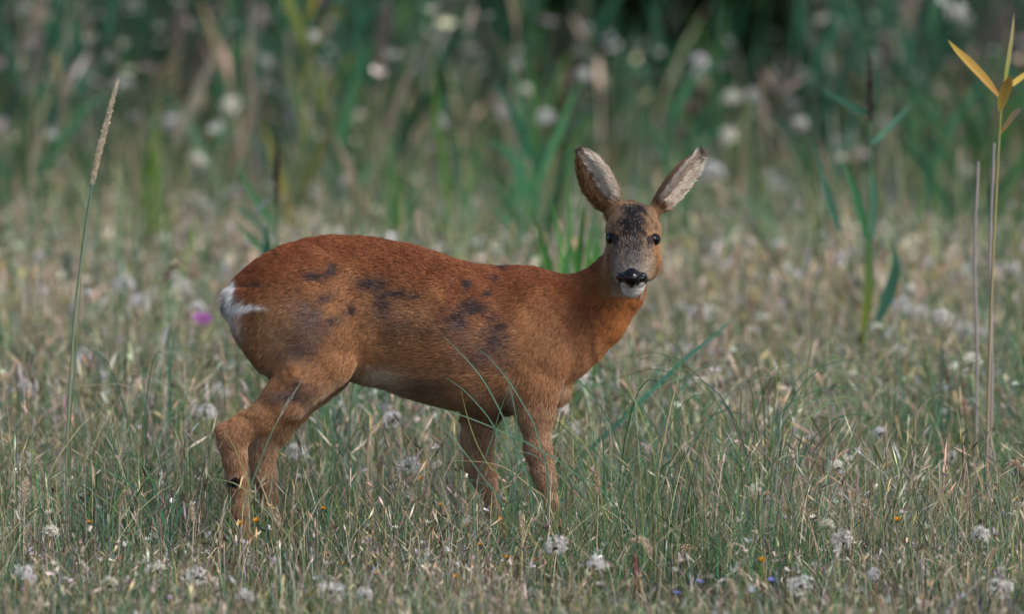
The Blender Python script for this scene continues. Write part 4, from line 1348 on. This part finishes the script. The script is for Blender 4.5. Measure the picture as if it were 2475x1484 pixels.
FLO = {'y': flower_mesh('petals', 11, 0.010, (0.78, 0.36, 0.02), (0.5, 0.2, 0.01), 0.7, 1), 'b': flower_mesh('petals', 12, 0.011, (0.22, 0.26, 0.62), (0.2, 0.2, 0.5), 0.5, 2), 'p': flower_mesh('petals', 13, 0.026, (0.42, 0.12, 0.42), (0.15, 0.04, 0.14), 0.25, 3)}
CALYX = bract_mesh('calyx', (0.10, 0.13, 0.05), 9, 0.5)


def flower(kind, px_, py_, h_, label, group=None, big=1.0):
    y = row_y(py_ + h_ / SCL)
    y = row_y(py_ + h_ / SCL * DIST / (DIST + y))
    p = pix(px_, py_, y)
    gz = float(ground_z(p[0], y))
    st, tipo = STEM[random.randrange(4)]
    o = put({'y': 'yellow_flower', 'b': 'blue_flower', 'p': 'purple_flower'}[kind], None, label=label, category='flower', group=group, loc=(p[0] - tipo[0], y - tipo[1], gz))
    s = put('stem', st, o, stem_mat, scale=(0.8, 0.8, p[2] - gz))
    s.color = (0.10, 0.16, 0.07, 1)
    e = (random.uniform(0.1, 0.7), random.uniform(-0.4, 0.4), 0)
    put('calyx', CALYX, o, grass_mat, loc=(tipo[0], tipo[1], p[2] - gz), rot=e, scale=0.010 * big)
    put('petals', FLO[kind], o, grass_mat, loc=(tipo[0], tipo[1], p[2] - gz), rot=e, scale=big)


for a, b in ((1290, 1357), (1100, 1398), (910, 1388), (1022, 1120), (1016, 1160), (780, 1232), (1170, 1095), (790, 1340), (830, 1365), (1065, 1222), (1208, 1258), (1310, 1183), (215, 1265), (478, 1072), (1652, 750), (870, 1300), (1225, 1350), (620, 1262), (580, 1268),
             (2168, 1260), (1840, 1357), (1830, 1218), (330, 1090), (950, 1372), (1160, 1320), (1085, 1310), (1300, 1290), (60, 930), (1085, 960), (745, 1440), (1255, 1130), (1060, 1085), (2150, 1130), (1700, 1310)):
    flower('y', a, b, 0.055 if b > 1280 else 0.12, 'small orange-yellow flower low in the grass', 'small orange-yellow flowers in the meadow', random.uniform(0.5, 0.85) * (1.5 if b < 1000 else 1))
for a, b in ((1690, 1410), (1864, 1406), (1636, 1437)):
    flower('b', a, b, 0.06, 'small violet-blue flower low in the grass', 'violet-blue flowers in the foreground', 0.85)
flower('p', 487, 772, 0.30, 'single purple knapweed-like flower behind the deer\'s rump', None, 1.1)
o = plant('sorrel_spike', 1535, -1.05, 'small crimson sorrel spike in the foreground grass', 'wild flower')
put('stem', tube('stem', [(0, 0, -0.01), (0.002, 0, 0.03), (0.001, 0, 0.055)], 0.0014, 0.001, (0.3, 0.06, 0.06), (0.35, 0.05, 0.08), 6, 4), o, grass_mat)
put('seed_spike', spike_mesh('seed_spike', [(0.001, 0, 0.030), (0.002, 0, 0.055), (0, 0, 0.085)], 0.009, (0.36, 0.06, 0.10), 16, 4, 0.3, 30), o, grass_mat)
# ================================================================ reeds and thicket behind
LEAF = []
for k in range(6):
    b = (0.10, 0.25, 0.45, 0.70, 0.9, 0.35)[k]
    pts = [(0, 0, 0), (0.10 + 0.10 * b, 0, 0.32), (0.20 + 0.35 * b, 0, 0.66 - 0.10 * b), (0.28 + 0.72 * b, 0, 0.98 - 0.62 * b)]
    LEAF.append(ribbon('leaf', pts, 0.075, (0.5, 0.95, 1, 0.6, 0.03), (0.85, 0.9, 0.8), (1, 1, 1), 9, 0.3, (0, -1, 0.0), 0.6 * (k % 3 - 1)))
RSTEM = []
for k in range(3):
    g = np.random.default_rng(70 + k)
    b = g.normal(0, 0.05, 2)
    RSTEM.append((tube('stem', [(0, 0, -0.02), (b[0] * .2, b[1] * .2, .35), (b[0] * .6, b[1] * .6, .7), (b[0], b[1], 1)], 0.0055, 0.0025, (1, 1, 1), (1, 1, 1), 8, 5), b))
RPL = [spike_mesh('plume', [(0, 0, 0), (0.03, 0, 0.35), (0.10, 0, 0.7), (0.22, 0, 0.95)], 0.22, (1, 1, 1), 26, 5, 0.5, 40 + k) for k in range(2)]


def reed(x, y, h, tint, label, group, nl, plume=None):
    gz = float(ground_z(x, y))
    o = put('reed', None, label=label, category='reed', group=group, loc=(x, y, gz), rot=(0, 0, random.uniform(0, 6.283)))
    st, b = random.choice(RSTEM)
    s = put('stem', st, o, stem_mat, scale=(1, 1, h))
    s.color = (*[c * 0.9 for c in tint], 1)
    for j in range(nl):
        t = 0.15 + 0.82 * (j + random.random() * 0.6) / nl
        l = random.uniform(0.32, 0.55) * (1.1 - 0.3 * t)
        q = put('leaf', LEAF[0 if plume else random.choice([0, 0, 1, 1, 2, 5, 5, 3])], o, own_mat, loc=(b[0] * t ** 1.5, b[1] * t ** 1.5, h * t), rot=(random.gauss(0, 0.1), random.gauss(0, 0.1), j * 2.6 + random.gauss(0, 0.5)), scale=(l, l * random.uniform(0.35, 0.7), l))
        v = random.uniform(0.75, 1.25)
        q.color = (tint[0] * v * random.uniform(0.8, 1.3), tint[1] * v, tint[2] * v * random.uniform(0.8, 1.2), 1)
    if plume:
        q = put('plume', random.choice(RPL), o, ear_mat, loc=(b[0], b[1], h - 0.01), rot=(0, 0, random.uniform(0, 6.28)), scale=random.uniform(0.10, 0.17))
        q.color = (*plume, 1)
    return o


for i in range(230):
    y = 8.0 + 15.5 * random.random() ** 0.6
    x = random.uniform(-1, 1) * (half(y) - 0.2)
    px_, _ = to_pix(np.array([[x, y, 0]]))
    u = px_[0]
    gap = 1100 < u < 2000
    if gap and y > 11 and random.random() < (0.80 if 1350 < u < 1950 else 0.55):
        continue
    r = random.random()
    if r < 0.62 or (gap and r < 0.8):
        tint = random.choice([(0.040, 0.150, 0.078), (0.052, 0.195, 0.096), (0.068, 0.175, 0.050), (0.042, 0.130, 0.080)])
        h = random.uniform(0.7, 1.6) * (0.7 if y < 12 else 1)
        lab = ('tall ' if h > 1.25 else 'low ' if h < 0.8 else 'mid-height ') + ('emerald' if tint[1] > 0.14 else 'grass-green' if tint[2] < 0.05 else 'blue-green') + ' leafy reed standing before the dark thicket'
        reed(x, y, h, tint, lab, 'green reeds in the belt behind the meadow', random.randint(6, 9))
    elif r < 0.72:
        reed(x, y, random.uniform(0.7, 1.3), random.choice([(0.16, 0.22, 0.04), (0.20, 0.22, 0.05)]), 'yellowish green reed standing in the reed belt', 'yellowish reeds in the belt behind the meadow', random.randint(5, 8))
    else:
        reed(x, y, random.uniform(0.8, 1.6), random.choice([(0.34, 0.27, 0.20), (0.30, 0.26, 0.22), (0.38, 0.29, 0.22)]), 'dry beige reed with a feathery plume in the reed belt', 'dry reeds in the belt behind the meadow', random.randint(1, 3), (0.28, 0.22, 0.22))

# the far reed bed, one mass
parts = []
n = 24000
P = scatter(n, 19.0, 29.0, 0.8, 0.7, 80)
pxs, _ = to_pix(P)
keep = (rng.random(n) < np.where((pxs > 1050) & (pxs < 2050), 0.03, 0.6))
P = P[keep]
n = len(P)
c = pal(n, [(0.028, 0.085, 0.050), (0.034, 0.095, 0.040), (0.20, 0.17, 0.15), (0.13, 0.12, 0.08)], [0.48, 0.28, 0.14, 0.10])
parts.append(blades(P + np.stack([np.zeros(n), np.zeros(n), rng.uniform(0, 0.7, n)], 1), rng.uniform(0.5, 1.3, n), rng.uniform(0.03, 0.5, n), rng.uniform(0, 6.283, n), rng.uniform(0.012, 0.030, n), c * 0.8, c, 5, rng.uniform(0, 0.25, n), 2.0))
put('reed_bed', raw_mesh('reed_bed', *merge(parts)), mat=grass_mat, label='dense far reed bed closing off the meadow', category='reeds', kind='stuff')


# shrubs behind the reeds: stems and a crown of leaf faces
def crown(name, n, seedn, c):
    g = np.random.default_rng(seedn)
    nc = 42
    cen = g.normal(size=(nc, 3))
    cen /= np.linalg.norm(cen, axis=1, keepdims=True)
    cen *= (g.uniform(0.25, 1.0, nc) ** 0.5)[:, None]
    cen = cen * np.array([1.25, 1.0, 1.0]) + [0, 0, 1.15]
    cen[:, 2] = np.abs(cen[:, 2])
    k = g.integers(0, nc, n)
    p = cen[k] + g.normal(0, 0.17, (n, 3))
    d = g.normal(size=(n, 3)) + [0, 0, 0.3]
    d /= np.linalg.norm(d, axis=1, keepdims=True)
    s = np.cross(d, g.normal(size=(n, 3)))
    s /= np.linalg.norm(s, axis=1, keepdims=True)
    l = g.uniform(0.05, 0.10, n)[:, None]
    V = np.stack([p, p + d * l * 0.5 + s * l * 0.22, p + d * l, p + d * l * 0.5 - s * l * 0.22], 1).reshape(-1, 3)
    T = (np.arange(n)[:, None, None] * 4 + np.array([(0, 1, 2), (0, 2, 3)])[None]).reshape(-1, 3)
    cc = np.array(c) * (0.7 + 0.6 * g.random(nc))[k][:, None] * g.uniform(0.8, 1.2, (n, 1))
    return raw_mesh(name, V, T, np.repeat(cc, 4, 0))


bark = plain('shrub_bark', (0.06, 0.045, 0.03), 0.9, 0.1, noise=0.4, nscale=30)
CROWNS = [crown('crown', 26000, 500 + k, (0.034, 0.062, 0.018)) for k in range(3)]
for i, (x, y, s) in enumerate(((-7.4, 31, 1.3), (-4.9, 33, 1.5), (-2.4, 32, 1.35), (-0.2, 31, 1.4), (1.6, 29.6, 1.25), (3.0, 31.5, 1.5), (5.2, 31, 1.35), (7.6, 33, 1.5), (0.7, 34.5, 1.7), (-3.4, 36, 1.8), (4.2, 36, 1.8), (-6.5, 36, 1.7), (7.2, 37, 1.8), (-10.0, 32, 1.6), (10.2, 32, 1.6), (-9.4, 37, 1.8), (10.0, 37, 1.8))):
    gz = float(ground_z(x, y))
    o = put('willow_shrub', None, label='dark leafy shrub in the thicket behind the reeds', category='shrub', group='shrubs behind the reeds', loc=(x, y, gz - 0.03), rot=(0, 0, random.uniform(0, 6.28)), scale=s)
    put('crown', CROWNS[i % 3], o, grass_mat)
    for j in range(4):
        a = j * 1.57 + random.random()
        put('trunk', tube('trunk', [(0.05 * math.cos(a), 0.05 * math.sin(a), -0.05), (0.16 * math.cos(a), 0.16 * math.sin(a), 0.5), (0.4 * math.cos(a), 0.4 * math.sin(a), 1.1), (0.6 * math.cos(a + .3), 0.6 * math.sin(a + .3), 1.7)], 0.035, 0.010, (1, 1, 1), (1, 1, 1), 8, 6), o, bark)
